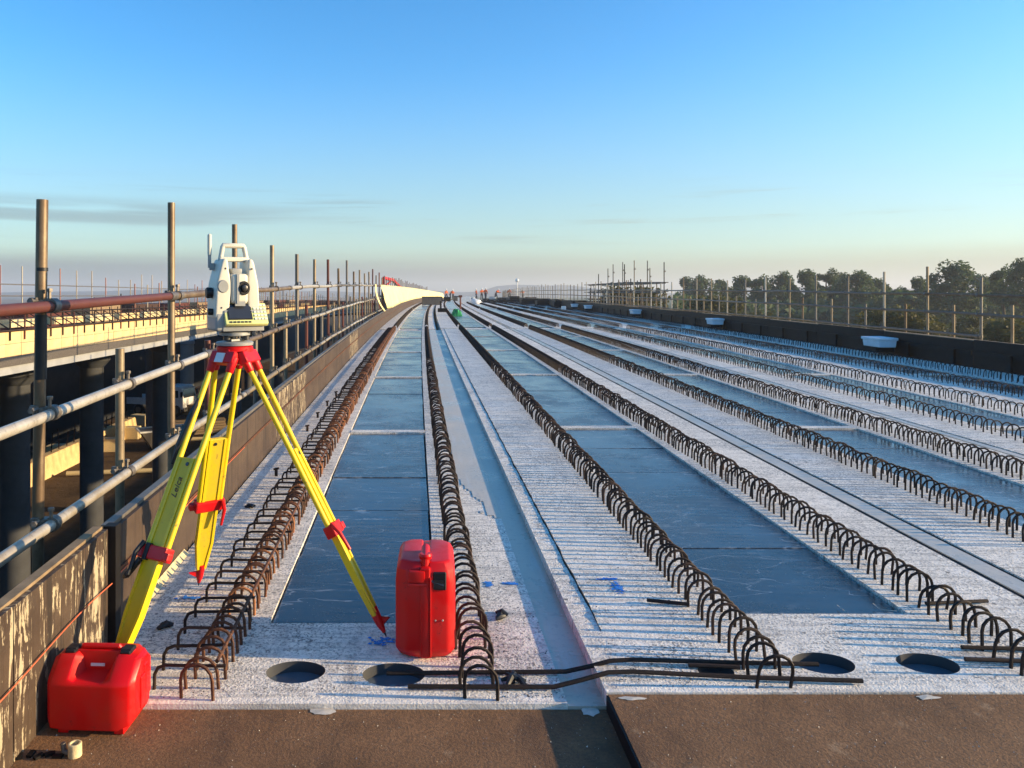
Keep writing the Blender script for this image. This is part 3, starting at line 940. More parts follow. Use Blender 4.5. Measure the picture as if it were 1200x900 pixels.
# toe tubes poking out at the far left
for k, (px, py_, pz, mt, lab) in enumerate(((-1.86, 3.05, .42, M_RUSTTUBE, 'orange red scaffold tube end poking in at lower left'), (-2.3, 3.6, .98, M_PALETUBE, 'pale scaffold tube end poking in at left, under the top rail'))):
    mb = MB(); mb.tube([W(px - .9, py_ - .5, pz - .02), W(px, py_, pz)], .0242, 14)
    single('scaffold_tube', mb, mt, lab, 'scaffold tube', W(px, py_, pz))

gr_ = thing('scaffold_guardrail', 'right tube scaffold guardrail beyond the black upstand', 'scaffold guardrail', W(10, 12, -1.5))
XR = 10.0
y = 12.06; k = 0
rtops = [1.62, 1.52, 1.74, 1.66, 1.58, 1.62, 1.55, 1.60]
while y < 140:
    zt = rtops[k] if k < 8 else random.uniform(1.5, 1.75)
    tube_part('standard', [W(XR + random.uniform(-.015, .015), y, zt), W(XR, y, -1.5)], .0242, random.choice((M_GALV, M_PALETUBE, M_GREYTUBE)), gr_, 7)
    if y < 45:
        tube_part('short_standard', [W(XR, y + .68, random.uniform(.95, 1.05)), W(XR, y + .68, -1.5)], .0242, random.choice((M_GALV, M_GREYTUBE)), gr_, 7)
    if y < 24:
        for rz_ in (1.2, .86, .47): inst('coupler', coup_me, gr_, W(XR, y, rz_), (0, 0, PI))
    y += 1.40; k += 1
for ri, rz_ in enumerate((1.2, .86, .47)):
    for j in range(23):
        a = 11.0 + 5.6 * j + ri * 1.2
        tube_part('ledger', [W(XR - .05, q, rz_ + .01 * math.sin(q)) for q in rng(a, a + 5.59, 1.9)], .0242, random.choice((M_GREYTUBE, M_GREYTUBE, M_GALV)), gr_, 7)

# scaffold tower on the right
tw = thing('scaffold_tower', 'tall birdcage scaffold tower standing beyond the right guardrail', 'scaffold tower', (12.5, 46, -3))
txs = [11.2, 12.1, 13.0]; tys = [41.0 + 1.35 * i for i in range(9)]
for i, ty in enumerate(tys):
    for j, tx in enumerate(txs):
        zt = 2.15 if (i + j) % 2 else 2.35
        if (i, j) in ((0, 2), (0, 1), (2, 2), (2, 1), (3, 0), (4, 1), (4, 0), (6, 0), (1, 0)): zt = random.uniform(2.9, 3.5)
        tube_part('standard', [(tx + xd(ty), ty, zt * (1 if i < 5 else .82)), (tx + xd(ty), ty, -3.4)], .027, random.choice((M_GALV, M_GREYTUBE, M_BLACKPLY)), tw, 6)
        if i < 6 and zt > 2.8: inst('coupler', coup_me, tw, (tx + xd(ty), ty, zt - .5))
for zz in (.75, 1.15, 1.6, 2.1):
    for tx in txs:
        tube_part('ledger', [(tx + xd(tys[0]) - .03, tys[0] - .3, zz), (tx + xd(tys[-1]) - .03, tys[-1] + .3, zz)], .026, random.choice((M_GALV, M_GREYTUBE)), tw, 6)
    for ty in tys[::1]:
        tube_part('transom', [(txs[0] + xd(ty) - .4, ty + .06, zz + .05), (txs[-1] + xd(ty) + .25, ty + .06, zz + .05)], .026, M_GREYTUBE, tw, 6)
for i in (0, 3, 6):
    tube_part('brace', [(11.16 + xd(tys[i]), tys[i], .2), (11.16 + xd(tys[i + 1]), tys[i + 1], 2.1)], .026, M_GALV, tw, 6)
for j in range(4):
    mb = MB(); mb.box((11.4 + .4 * j + xd(49), 49.3, 1.72), (.225, 5, .04)); part('scaffold_board', mb, M_WOOD, tw)

# ------------------------------------------------------------------ cream sheeting on the left guardrail
def sheet(ya, yb, lab, torn=False):
    yy_ = rng(ya, yb, .35); cols = []
    nz_ = 9
    mbs = MB()
    for q in yy_:
        for j in range(nz_):
            t = j / (nz_ - 1)
            ztop = 1.42; zbot = .47
            fold = .075 * math.sin(q * 3.1 + 2 * mnoise.noise(Vector((q, 0, 0)))) * (.3 + t * .7) + .09 * mnoise.noise(Vector((q * 1.7, t * 2, 3)))
            zz = ztop + (zbot - ztop) * t + .03 * mnoise.noise(Vector((q * .9, 4, t)))
            shift = (.9 * t * t if torn else 0) * max(0, 1 - (q - ya) / 2.5)
            mbs.v.append(tuple(W(-1.53 + .25 * t ** .8 + fold * .8, q + shift, zz)))
    n_ = nz_
    mbs.f += [(i * n_ + j, i * n_ + j + 1, (i + 1) * n_ + j + 1, (i + 1) * n_ + j) for i in range(len(yy_) - 1) for j in range(n_ - 1)]
    o = single('debris_sheet', mbs, M_SHEET, lab, 'debris sheet', W(-1.5, ya, .5), True, 0, 'cream sheets on the left guardrail')
    so_ = o.modifiers.new('thick', 'SOLIDIFY'); so_.thickness = .006
sheet(29.5, 44.0, 'cream sheet on the left guardrail, the nearest wide one with a curved loose edge', True)
sheet(44.2, 62.0, 'middle cream sheet on the left guardrail', False)
sheet(62.2, 150.0, 'farthest cream sheet on the left guardrail', False)
mb = MB(); pts = []
for i in range(13):
    t = i / 12
    for dy in (0, .75):
        pts.append(W(-1.52 + .26 * t ** 2.2, 26.0 + dy - .3 * t + 1.6 * t * t, 1.42 - .98 * t))
mb.add(pts, [(2 * i, 2 * i + 1, 2 * i + 3, 2 * i + 2) for i in range(12)])
o = single('sheet_strip', mb, M_SHEET, 'narrow cream strip hanging in a curve from the top rail', 'debris sheet', W(-1.5, 26, .5), True)
o.modifiers.new('thick', 'SOLIDIFY').thickness = .006

# ------------------------------------------------------------------ neighbouring deck on the left
nd = thing('neighbour_deck', 'neighbouring viaduct deck with a sunlit cream edge form and dark soffit', 'bridge deck', (-8, 15, .1))
XN = -8.0
def Nn(X, Y, z_): return Vector((X + xd(Y) * .9, Y, z_ - .002 * Y + (0 if Y < 50 else -.00022 * (Y - 50) ** 2)))
mb = MB(); strip(mb, [(XN - 12, -.1), (XN - 12, .40), (XN - .06, .40), (XN - .06, -.06), (XN - 2.2, -.45), (XN - 10, -.45)], rng(2, 118, 4), Nn)
part('deck_slab', mb, M_GREYCONC, nd)
mb = MB(); strip(mb, [(XN - .055, .115), (XN - .055, .30), (XN + .01, .30), (XN + .01, .115)], rng(2, 118, 4), Nn)
part('fascia_band', mb, M_COUP, nd)
pm_me = None
q = 5.0; k = 0
fm = MB(); fm.box((0, .2875, .125), (.03, .568, .244)); f_me = mesh('form_panel', fm, M_YELCONC, False, .004, 1)
while q < 62:
    for r_ in range(2):
        p_ = Nn(XN + .0 + random.uniform(-.004, .004), q, .302 + .25 * r_)
        inst('form_panel', f_me, nd, p_, (0, 0, -.0004 * q))
    q += .575
st_ = MB(); strip(st_, [(XN - .02, .302), (XN - .02, .80), (XN + .015, .80), (XN + .015, .302)], rng(62, 118, 4), Nn)
part('form_panel', st_, M_YELCONC, nd)
# starter frames above the edge
q = 5.0; rest = MB()
while q < 110:
    fr = MB()
    fr.tube([Nn(XN + .03, q, .62), Nn(XN + .03, q, 1.12)], .018, 5); fr.tube([Nn(XN + .02, q, .84), Nn(XN - .5, q + .1, 1.12)], .014, 5)
    fr.tube([Nn(XN - .5, q, .6), Nn(XN - .5, q, 1.2)], .015, 5)
    if q < 60: part('edge_frame', fr, M_RUSTTUBE if int(q * 2) % 5 == 0 else M_BAR, nd, at=Nn(XN, q, .8))
    else: rest.add(fr.v, fr.f)
    q += .55
o = part('edge_frames', rest, M_BAR, nd); o['kind'] = 'stuff'
for zz, xx, r in ((.815, XN + .035, .022), (1.05, XN + .035, .012), (1.12, XN - .5, .02)):
    tube_part('edge_rail', [Nn(xx, q, zz) for q in rng(4, 112, 3)], r, M_BAR, nd, 6)
# pale blocks and formwork lying on its deck
for i in range(26):
    mb = MB(); q = 7 + i * 1.9
    mb.box((XN - .55, q, .92), (.25, 1.5, .16)); mb.map(lambda a, b_, c: Nn(a, b_, c)); part('kicker_block', mb, (M_YELCONC, M_PIPE, M_RUSTTUBE)[i % 3 if i > 12 else i % 2], nd)
for i in range(22):
    mb = MB(); q = 10 + i * 3.7
    mb.box((XN - 2.8, q, .80), (1.2, 2.4, .8)); mb.map(lambda a, b_, c: Nn(a, b_, c)); part('rebar_mat', mb, (M_RUSTTUBE, M_WOOD, M_BAR)[i % 3], nd)
ns = thing('scaffold_guardrail', 'distant thin scaffold guardrail on the far side of the neighbouring deck', 'scaffold guardrail', (-19.5, 20, .5))
q = 20.0
while q < 118:
    tube_part('standard', [Nn(-19.5, q, random.uniform(2.5, 3.0)), Nn(-19.5, q, .3)], .03, random.choice((M_RUSTTUBE, M_GREYTUBE, M_GALV)), ns, 5)
    q += 1.9
for zz in (2.05, 1.5): tube_part('ledger', [Nn(-19.45, q, zz) for q in rng(18, 118, 5)], .028, M_GREYTUBE, ns, 5)
ns2 = thing('scaffold_guardrail', 'close rank of thin scaffold poles on the near side of the neighbouring deck', 'scaffold guardrail', (-9.3, 22, .5))
q = 24.0
while q < 118:
    tube_part('standard', [Nn(-9.4, q, random.uniform(1.45, 2.0)), Nn(-9.4, q, .4)], .02, random.choice((M_BAR, M_GREYTUBE, M_RUSTTUBE)), ns2, 5)
    q += 1.15
for zz in (1.45,): tube_part('ledger', [Nn(-9.38, q, zz) for q in rng(22, 118, 5)], .02, M_GREYTUBE, ns2, 5)
npos = [(-11, 14), (-11, 21), (-11, 26), (-11, 33.2), (-11, 47), (-11, 62), (-11, 90), (-16.5, 30), (-16.5, 48), (-16.5, 76), (-16.5, 96)]
for k, (px, py_) in enumerate(npos):
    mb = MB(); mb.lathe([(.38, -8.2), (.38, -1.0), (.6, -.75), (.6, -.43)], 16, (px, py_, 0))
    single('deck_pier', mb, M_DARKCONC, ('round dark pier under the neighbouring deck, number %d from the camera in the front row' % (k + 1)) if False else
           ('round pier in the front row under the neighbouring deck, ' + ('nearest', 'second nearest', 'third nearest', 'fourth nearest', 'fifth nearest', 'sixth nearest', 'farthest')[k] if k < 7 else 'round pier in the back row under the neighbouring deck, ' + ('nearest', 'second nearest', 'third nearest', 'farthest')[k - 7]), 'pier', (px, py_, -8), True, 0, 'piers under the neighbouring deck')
# grey tank-like precast ring next to the second pole
mb = MB(); mb.lathe([(.92, -8), (.92, -3.35), (1.0, -3.3), (1.0, -3.0), (.9, -2.95)], 20, (-22.3, 74.0, 0))
single('capped_column', mb, M_GREYCONC, 'pale grey round column with a flat cap seen past the second scaffold pole', 'column', (-22.3, 74, -8))

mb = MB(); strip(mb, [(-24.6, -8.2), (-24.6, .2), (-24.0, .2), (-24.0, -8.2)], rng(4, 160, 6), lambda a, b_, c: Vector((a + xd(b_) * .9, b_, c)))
single('shade_back_wall', mb, M_SHADEWALL, 'added dark wall cutting off light behind the piers of the neighbouring deck', 'wall', (-24, 20, -8), False)  # added wall, closes off light so the space under the deck goes dark
# low wall with bars, van and site clutter below
lw = thing('low_wall', 'low unfinished concrete wall with starter bars on the ground below', 'low wall', (-19, 34, -8))
mb = MB(); mb.prism([(-19.6, -8.1), (-19.5, -6.9), (-19.0, -6.9), (-18.8, -8.1)], 30, 52); part('wall_body', mb, M_YELCONC, lw, False, .03, 1)
q = 30.5
while q < 52:
    tube_part('starter_bar', [(-19.25, q, -6.95), (-19.25 + random.uniform(-.1, .1), q, -6.1 + random.uniform(-.2, .3))], .035, M_BAR, lw, 5); q += .9
tube_part('handrail_bar', [(-19.25, 30, -6.4), (-19.25, 52, -6.4)], .04, M_BAR, lw, 5)
def truck(loc, rz, lab):
    t = thing('site_truck', lab, 'truck', loc, rz)
    mb = MB(); mb.prism([(-1.2, .55), (-1.2, 1.45), (-1.05, 2.15), (-.75, 2.35), (.55, 2.35), (.6, .55)], -1.0, 1.0); c = lpart('cab', mb, M_VAN, t, True, .08, 2)
    g = MB(); g.prism([(-1.215, 1.45), (-1.075, 2.1), (-1.055, 2.1), (-1.195, 1.45)], -.85, .85); lpart('windscreen', g, M_GLASS, t)
    for s_ in (-1, 1):
        g = MB(); g.box((-.35, s_ * 1.003, 1.75), (.85, .012, .55)); lpart('side_window', g, M_GLASS, t)
        g = MB(); g.box((-1.17, s_ * .75, .85), (.12, .3, .18)); lpart('headlight', g, M_WHITE, t)
        g = MB(); g.box((-1.15, s_ * 1.15, 1.75), (.1, .16, .4)); lpart('mirror', g, M_BLACK, t)
    g = MB(); g.box((-1.215, 0, .55), (.16, 1.95, .3)); lpart('bumper', g, M_GREYTUBE, t, False, .03, 1)
    g = MB(); g.box((2.2, 0, .95), (3.1, 2.1, .14)); g.box((2.2, 1.02, 1.2), (3.1, .05, .4)); g.box((2.2, -1.02, 1.2), (3.1, .05, .4)); lpart('flat_bed', g, M_VAN, t)
    for wx in (-.6, 2.7):
        for s_ in (-1, 1):
            g = MB(); g.lathe([(.25, -.13), (.42, -.12), (.45, -.05), (.45, .05), (.42, .12), (.25, .13)], 16, (wx, s_ * .92, .45), Matrix.Rotation(PI / 2, 3, 'X')); wv = lpart('wheel', g, M_BLACK, t, True)
            g = MB(); g.lathe([(.24, -.02), (.2, .02)], 12, (wx, s_ * 1.055, .45), Matrix.Rotation(PI / 2, 3, 'X')); lpart('rim', g, M_GREYTUBE, wv)
truck((-18.7, 60, -8), PI * .92, 'white flatbed site truck parked below the neighbouring deck')
# rubble skip, blocks, pipes on the ground between the piers
t = thing('rubble_skip', 'open site skip with pale rim on the dark ground between the piers', 'skip', (-15.2, 47, -8), .5)
mb = MB(); mb.prism([(-1.0, .1), (-1.7, 1.2), (1.7, 1.2), (1.0, .1)], -.8, .8); lpart('tub', mb, M_GREYTUBE, t, False, .03, 1)
mb = MB(); mb.box((0, -.83, 1.22), (3.5, .1, .1)); mb.box((0, .83, 1.22), (3.5, .1, .1)); mb.box((1.72, 0, 1.22), (.1, 1.7, .1)); mb.box((-1.72, 0, 1.22), (.1, 1.7, .1)); lpart('rim', mb, M_WHITE, t)
rr_ = random.Random(3)
for (px, py_, lab) in ((165, 55, 'pale concrete block on the ground left of the site truck'), (152, 50, 'pale concrete block beside the rubble skip'), (240, 52, 'pale concrete block right of the site truck under the rails'), (70, 44, 'pale concrete block behind the low wall, the left one'), (128, 46, 'pale concrete block behind the low wall, the right one')):
    X = (px - 484) * py_ / 890; mb = MB(); mb.box((X, py_, -7.6), (1.3, .7, .8), Matrix.Rotation(rr_.uniform(-.6, .6), 3, 'Z')); single('concrete_block', mb, M_PIPE, lab, 'concrete block', (X, py_, -8), False, .03, 'concrete blocks on the lower ground', 1)
for (px, py_, lab) in ((225, 49, 'long pale pipe lying on the ground below the site truck'), (140, 40, 'long pale pipe lying on the dirt in front of the low wall end')):
    X = (px - 484) * py_ / 890; mb = MB(); mb.tube([(X - 2.6, py_ - .4, -7.85), (X + 2.6, py_ + .5, -7.85)], .13, 10); single('drain_pipe', mb, M_PIPE, lab, 'pipe', (X, py_, -8))
# small excavator-like roller and pallets near the piers
for k, (px, py_, lab) in enumerate(((-17.2, 60, 'stack of planks on the dirt by the site truck'), (-14.6, 52, 'stack of planks on the dirt between dark piers'), (-12.4, 74, 'stack of planks far along under the deck'))):
    t = thing('plank_stack', lab, 'plank stack', (px, py_, -8), .4 * k)
    for i in range(5):
        for j in range(3):
            mb = MB(); mb.box((random.uniform(-.1, .1), -.5 + .5 * j, .12 + .17 * i), (3.4, .44, .14)); lpart('plank', mb, M_WOOD, t)

# red folded boom of a concrete pump beyond the sheeting
bp = thing('pump_boom', 'red folded concrete pump boom rising behind the cream sheets', 'pump boom', (-3.2, 62, -8))
B0 = (-2.35, 62, 0)
def bar(a, b, w_, name='boom_section'):
    mb = MB(); a = Vector(a); b = Vector(b); d = b - a
    R = d.to_track_quat('X', 'Z').to_matrix(); mb.box((a + b) / 2, (d.length, w_, w_), R); part(name, mb, M_RED2, bp)
bar((-2.3, 60, -8), (-2.3, 60, 2.85), .24, 'mast'); bar((-2.3, 60.1, 2.8), (-1.75, 66, 2.75), .22); bar((-1.75, 66.1, 2.72), (-1.0, 72, 1.95), .22); bar((-1.0, 72.0, 2.0), (-.95, 72.1, .4), .2)
bar((-2.2, 60.3, 2.2), (-1.9, 65, 2.62), .09, 'boom_ram')

# ------------------------------------------------------------------ people and gear at the far end
def body_mesh(name, chains, mat, lev=1):
    me = bpy.data.meshes.new(name); bm = bmesh.new(); lay = bm.verts.layers.skin.verify()
    idx = {}
    for chain in chains:
        prev = None
        for (key, p, r) in chain:
            if key not in idx:
                v = bm.verts.new(p); v[lay].radius = (r, r); idx[key] = v
            v = idx[key]
            if prev is not None and bm.edges.get((prev, v)) is None: bm.edges.new((prev, v))
            prev = v
    bm.verts.ensure_lookup_table(); bm.verts[0][lay].use_root = True
    bm.to_mesh(me); bm.free()
    o = bpy.data.objects.new(name, me); COL.objects.link(o)
    o.modifiers.new('skin', 'SKIN').use_smooth_shade = True
    m_ = o.modifiers.new('sub', 'SUBSURF'); m_.levels = lev; m_.render_levels = lev
    dg = bpy.context.evaluated_depsgraph_get(); dg.update()
    nm = bpy.data.meshes.new_from_object(o.evaluated_get(dg))
    bpy.data.objects.remove(o)
    nm.name = name; nm.materials.clear(); nm.materials.append(mat)
    return nm
def pose(bend=0.0, arms=0.0, stride=.0):
    J = {}
    J['pelvis'] = (0, 0, .95); J['waist'] = (0, -.10 * bend, 1.12); J['chest'] = (0, -.35 * bend, 1.36 - .1 * bend)
    J['neck'] = (0, -.48 * bend, 1.50 - .16 * bend); J['head'] = (0, -.56 * bend, 1.60 - .18 * bend); J['crown'] = (0, -.60 * bend, 1.72 - .19 * bend)
    for s_, n_ in ((-1, 'l'), (1, 'r')):
        J['hip' + n_] = (s_ * .10, 0, .90); J['knee' + n_] = (s_ * .12, -.06 - s_ * stride, .50); J['ankle' + n_] = (s_ * .13, s_ * -stride * 1.2 + .02, .09); J['toe' + n_] = (s_ * .14, -.16 - s_ * stride * 1.2, .04)
        J['sh' + n_] = (s_ * .19, -.38 * bend, 1.42 - .12 * bend); J['el' + n_] = (s_ * .27, -.42 * bend - .10 * arms, 1.14 - .1 * bend + .1 * arms); J['wr' + n_] = (s_ * .24, -.5 * bend - .32 * arms - .05, .92 - .05 * bend + .3 * arms); J['hand' + n_] = (s_ * .23, -.52 * bend - .38 * arms - .07, .84 - .05 * bend + .34 * arms)
    return J
def make_person(lab, bend, arms, stride):
    J = pose(bend, arms, stride)
    def c(*ks): return [(k, J[k], r) for k, r in ks]
    ch = [c(('pelvis', .12), ('waist', .12), ('chest', .14), ('neck', .055), ('head', .085), ('crown', .06))]
    for n_ in 'lr':
        ch.append(c(('pelvis', .12), ('hip' + n_, .085), ('knee' + n_, .058), ('ankle' + n_, .04), ('toe' + n_, .035)))
        ch.append(c(('chest', .14), ('sh' + n_, .06), ('el' + n_, .042), ('wr' + n_, .03), ('hand' + n_, .04)))
    t = thing('person', lab, 'person', (0, 0, 0), 0, 'workers at the far end of the deck')
    link('body', body_mesh('body', ch, M_SKIN), None, t)
    tr = [c(('pelvis', .145), ('waist', .13))]
    for n_ in 'lr': tr.append(c(('pelvis', .145), ('hip' + n_, .11), ('knee' + n_, .08), ('ankle' + n_, .065)))
    link('trousers', body_mesh('trousers', tr, M_NAVY), None, t)
    jk = [c(('waist', .15), ('chest', .175), ('neck', .07))]
    for n_ in 'lr': jk.append(c(('chest', .175), ('sh' + n_, .085), ('el' + n_, .065), ('wr' + n_, .045)))
    link('jacket', body_mesh('jacket', jk, M_ORANGE), None, t)
    mb = MB(); hx_, hy_, hz_ = J['crown']; mb.lathe([(.15, 0), (.125, .015), (.12, .06), (.085, .11), (.02, .13)], 12, (hx_, hy_ + .02, hz_ - .03)); link('helmet', mesh('helmet', mb, M_HELM, True), None, t)
    mb = MB(); mb.box((0, hy_ - .085, hz_ - .14), (.022, .03, .04)); link('nose', mesh('nose', mb, M_SKIN), None, t)
    for n_ in 'lr':
        mb = MB(); p = J['toe' + n_]; a_ = J['ankle' + n_]; mb.box(((p[0] + a_[0]) / 2, (p[1] + a_[1]) / 2 - .02, .05), (.10, .29, .10)); link('boot', mesh('boot', mb, M_BLACK, False, .02, 1), None, t)
    return t
plist = [  # pixel x, distance, pose, rz, label
    (523, 124, 0, .5, 'person in orange jacket and helmet, leftmost worker at the deck end'),
    (527.5, 118, 1, 2.0, 'person in orange jacket bending, second worker from the left at the deck end'),
    (531, 128, 2, -1.0, 'person in orange jacket, third worker from the left beside the cream sheet'),
    (564.5, 112, 2, .3, 'person in orange jacket, left one of the pair near the pale heap'),
    (569, 108, 0, 2.6, 'person in orange jacket, right one of the pair near the pale heap'),
    (581, 108, 1, 1.0, 'person in orange jacket stooping alone right of the pair'),
    (597, 112, 2, 3.0, 'person in orange jacket standing left of the lamp pole'),
    (613, 116, 1, -.5, 'person in orange jacket stooping just right of the lamp pole'),
    (558, 120, 0, 1.8, 'person standing farthest back between the two groups of workers'),
]
protos = [make_person('person', 0, .15, .12), make_person('person', .75, .8, .1), make_person('person', .15, .7, .02)]
used = [False] * 3
for (px, d, pk, rz_, lab) in plist:
    o = protos[pk] if not used[pk] else copy_tree(protos[pk]); used[pk] = True
    o.location = ((px - 484) * d / 890, d, zd(d) + .03); o.rotation_euler = (0, 0, rz_); o['label'] = lab
def far_at(px, d, z_=0.0): return Vector(((px - 484) * d / 890, d, zd(d) + z_))
# grey site cabinet at the end of the left beam
c0 = far_at(506, 60)
t = thing('grey_barrier', 'grey brown stop-end board standing across the leftmost beam far away', 'barrier', c0)
mb = MB(); mb.box(c0 + Vector((0, 0, .35)), (1.55, .08, .62)); part('board', mb, M_GREYTUBE, t)
mb = MB(); mb.box(c0 + Vector((0, -.03, .685)), (1.62, .10, .05)); part('top_rail', mb, M_BLACKPLY, t)
for s_ in (-.7, .7):
    mb = MB(); mb.box(c0 + Vector((s_, .12, .33)), (.08, .14, .66)); part('stay', mb, M_WOOD, t)
# green netting bundle with red post
c1 = far_at(535, 34.5, .02)
mb = MB(); gv = []; nx_, ny_ = 12, 10
for j in range(ny_ + 1):
    for i in range(nx_ + 1):
        u, v_ = i / nx_, j / ny_
        hgt = .34 * (math.sin(PI * u) ** .5) * (math.sin(PI * v_) ** .5) * (1 + .5 * mnoise.noise(Vector((u * 6, v_ * 6, 1)))) + .004
        gv.append(c1 + Vector(((u - .5) * .52, (v_ - .5) * .9, hgt * .9)))
mb.add(gv, [(j * (nx_ + 1) + i, j * (nx_ + 1) + i + 1, (j + 1) * (nx_ + 1) + i + 1, (j + 1) * (nx_ + 1) + i) for j in range(ny_) for i in range(nx_)])
single('green_netting', mb, M_GREEN, 'crumpled green netting heap on the boards of the second beam', 'netting', c1, False)
c2 = far_at(539.5, 46); mb = MB(); mb.tube([c2, c2 + Vector((0, 0, .8))], .05, 8); mb.box(c2 + Vector((0, 0, .82)), (.22, .05, .14))
single('marker_post', mb, M_RUSTTUBE, 'dark red marker post behind the green netting', 'marker post', c2)
c2 = far_at(516.5, 40); mb = MB(); mb.tube([c2, c2 + Vector((0, 0, .62))], .05, 8); mb.box(c2 + Vector((.1, .2, .12)), (.5, .5, .24))
single('marker_post', mb, M_BLACKPLY, 'black stub post left of the green netting', 'marker post', c2)
c3 = far_at(557, 66)
mb = MB(); mb.lathe([(.42, 0), (.46, .12), (.44, .26), (.36, .40), (.12, .46)], 14, c3)
for i, p in enumerate(mb.v): mb.v[i] = tuple(Vector(p) + .13 * Vector((mnoise.noise(Vector(p) * 3), 0, mnoise.noise(Vector(p) * 2.2))))
single('bulk_bag', mb, M_HELM, 'white bulk bag slumped on the far deck', 'bulk bag', c3)
c3 = far_at(544, 72); mb = MB(); mb.box(c3 + Vector((0, 0, .3)), (1.2, .8, .6)); single('site_box', mb, M_HELM, 'pale box left of the slumped white bag', 'box', c3, False, .04)
c3 = far_at(660.5, 41.5, .04); mb = MB(); mb.box(c3 + Vector((0, 0, .14)), (.22, .22, .28)); single('site_box', mb, M_HELM, 'small white box standing alone near the right upstand', 'box', c3, False, .02)
for k, (px, d, w_, h_) in enumerate(((549, 76, 1.0, .5), (574, 74, 1.6, .45), (589, 70, 1.0, .5), (602, 78, 1.2, .7), (514, 74, 1.0, .6))):
    c3 = far_at(px, d); mb = MB()
    for j in range(4): mb.box(c3 + Vector((random.uniform(-.1, .1), random.uniform(-.2, .2), .06 + h_ / 4 * j)), (w_ * random.uniform(.7, 1), .6, h_ / 4 - .02))
    single('timber_stack', mb, M_BLACKPLY, ('dark timber stack behind the slumped white bag', 'dark timber stack right of the pair of workers', 'dark timber stack below the stooping lone worker', 'dark timber stack at the foot of the lamp pole', 'dark timber stack near the grey stop-end board')[k], 'timber stack', c3, False, 0, 'dark timber stacks at the far end')
for k, (px, d, w_, h_, mt, lab) in enumerate(((551, 84, .9, .55, M_HELM, 'white crate just left of the slumped bag'), (536, 92, 1.0, .6, M_GREYTUBE, 'grey crate behind the red marker post'), (524, 88, .8, .5, M_BLACKPLY, 'black crate in front of the leftmost workers'), (577, 92, .7, .5, M_STYRO, 'pale crate under the lone stooping worker'), (592, 88, .9, .45, M_GREYTUBE, 'grey crate left of the lamp pole foot'), (622, 80, 1.1, .5, M_RUSTTUBE, 'rusty crate right of the lamp pole'))):
    c3 = far_at(px, d); t = thing('tool_crate', lab, 'crate', c3, 0, 'crates among the far workers')
    mb = MB(); mb.box(c3 + Vector((0, 0, h_ / 2)), (w_, .6, h_)); part('box', mb, mt, t, False, .03, 1)
    mb = MB(); mb.box(c3 + Vector((0, 0, h_ + .03)), (w_ + .06, .66, .05)); part('lid', mb, M_BLACKPLY if k % 2 else mt, t)
c4 = far_at(606, 84); t = thing('lamp_pole', 'white pole with a round white head among the workers', 'lamp pole', c4)
mb = MB(); mb.tube([c4, c4 + Vector((0, 0, 2.25))], .05, 8); part('pole', mb, M_HELM, t, True)
mb = MB(); mb.lathe([(.05, -.2), (.2, -.1), (.2, .12), (.06, .2)], 10, c4 + Vector((0, 0, 2.4))); part('lamp_head', mb, M_HELM, t, True)

# dark upstand formers on the right half of the far deck
for k, (px, d, w_, h_) in enumerate(((628, 64, 2.6, .42), (645, 58, 2.2, .42), (668, 52, 2.4, .40), (690, 47, 2.4, .42))):
    c3 = far_at(px, d); mb = MB(); mb.box(c3 + Vector((0, 0, h_ / 2)), (w_, 1.2, h_)); mb.box(c3 + Vector((0, -.4, h_ + .05)), (w_ * .9, .12, .1))
    single('formwork_crate', mb, M_BLACKPLY, ('farthest', 'second farthest', 'second nearest', 'nearest')[k] + ' black formwork crate along the right side of the far deck', 'formwork crate', c3, False, 0, 'black crates along the far right deck')

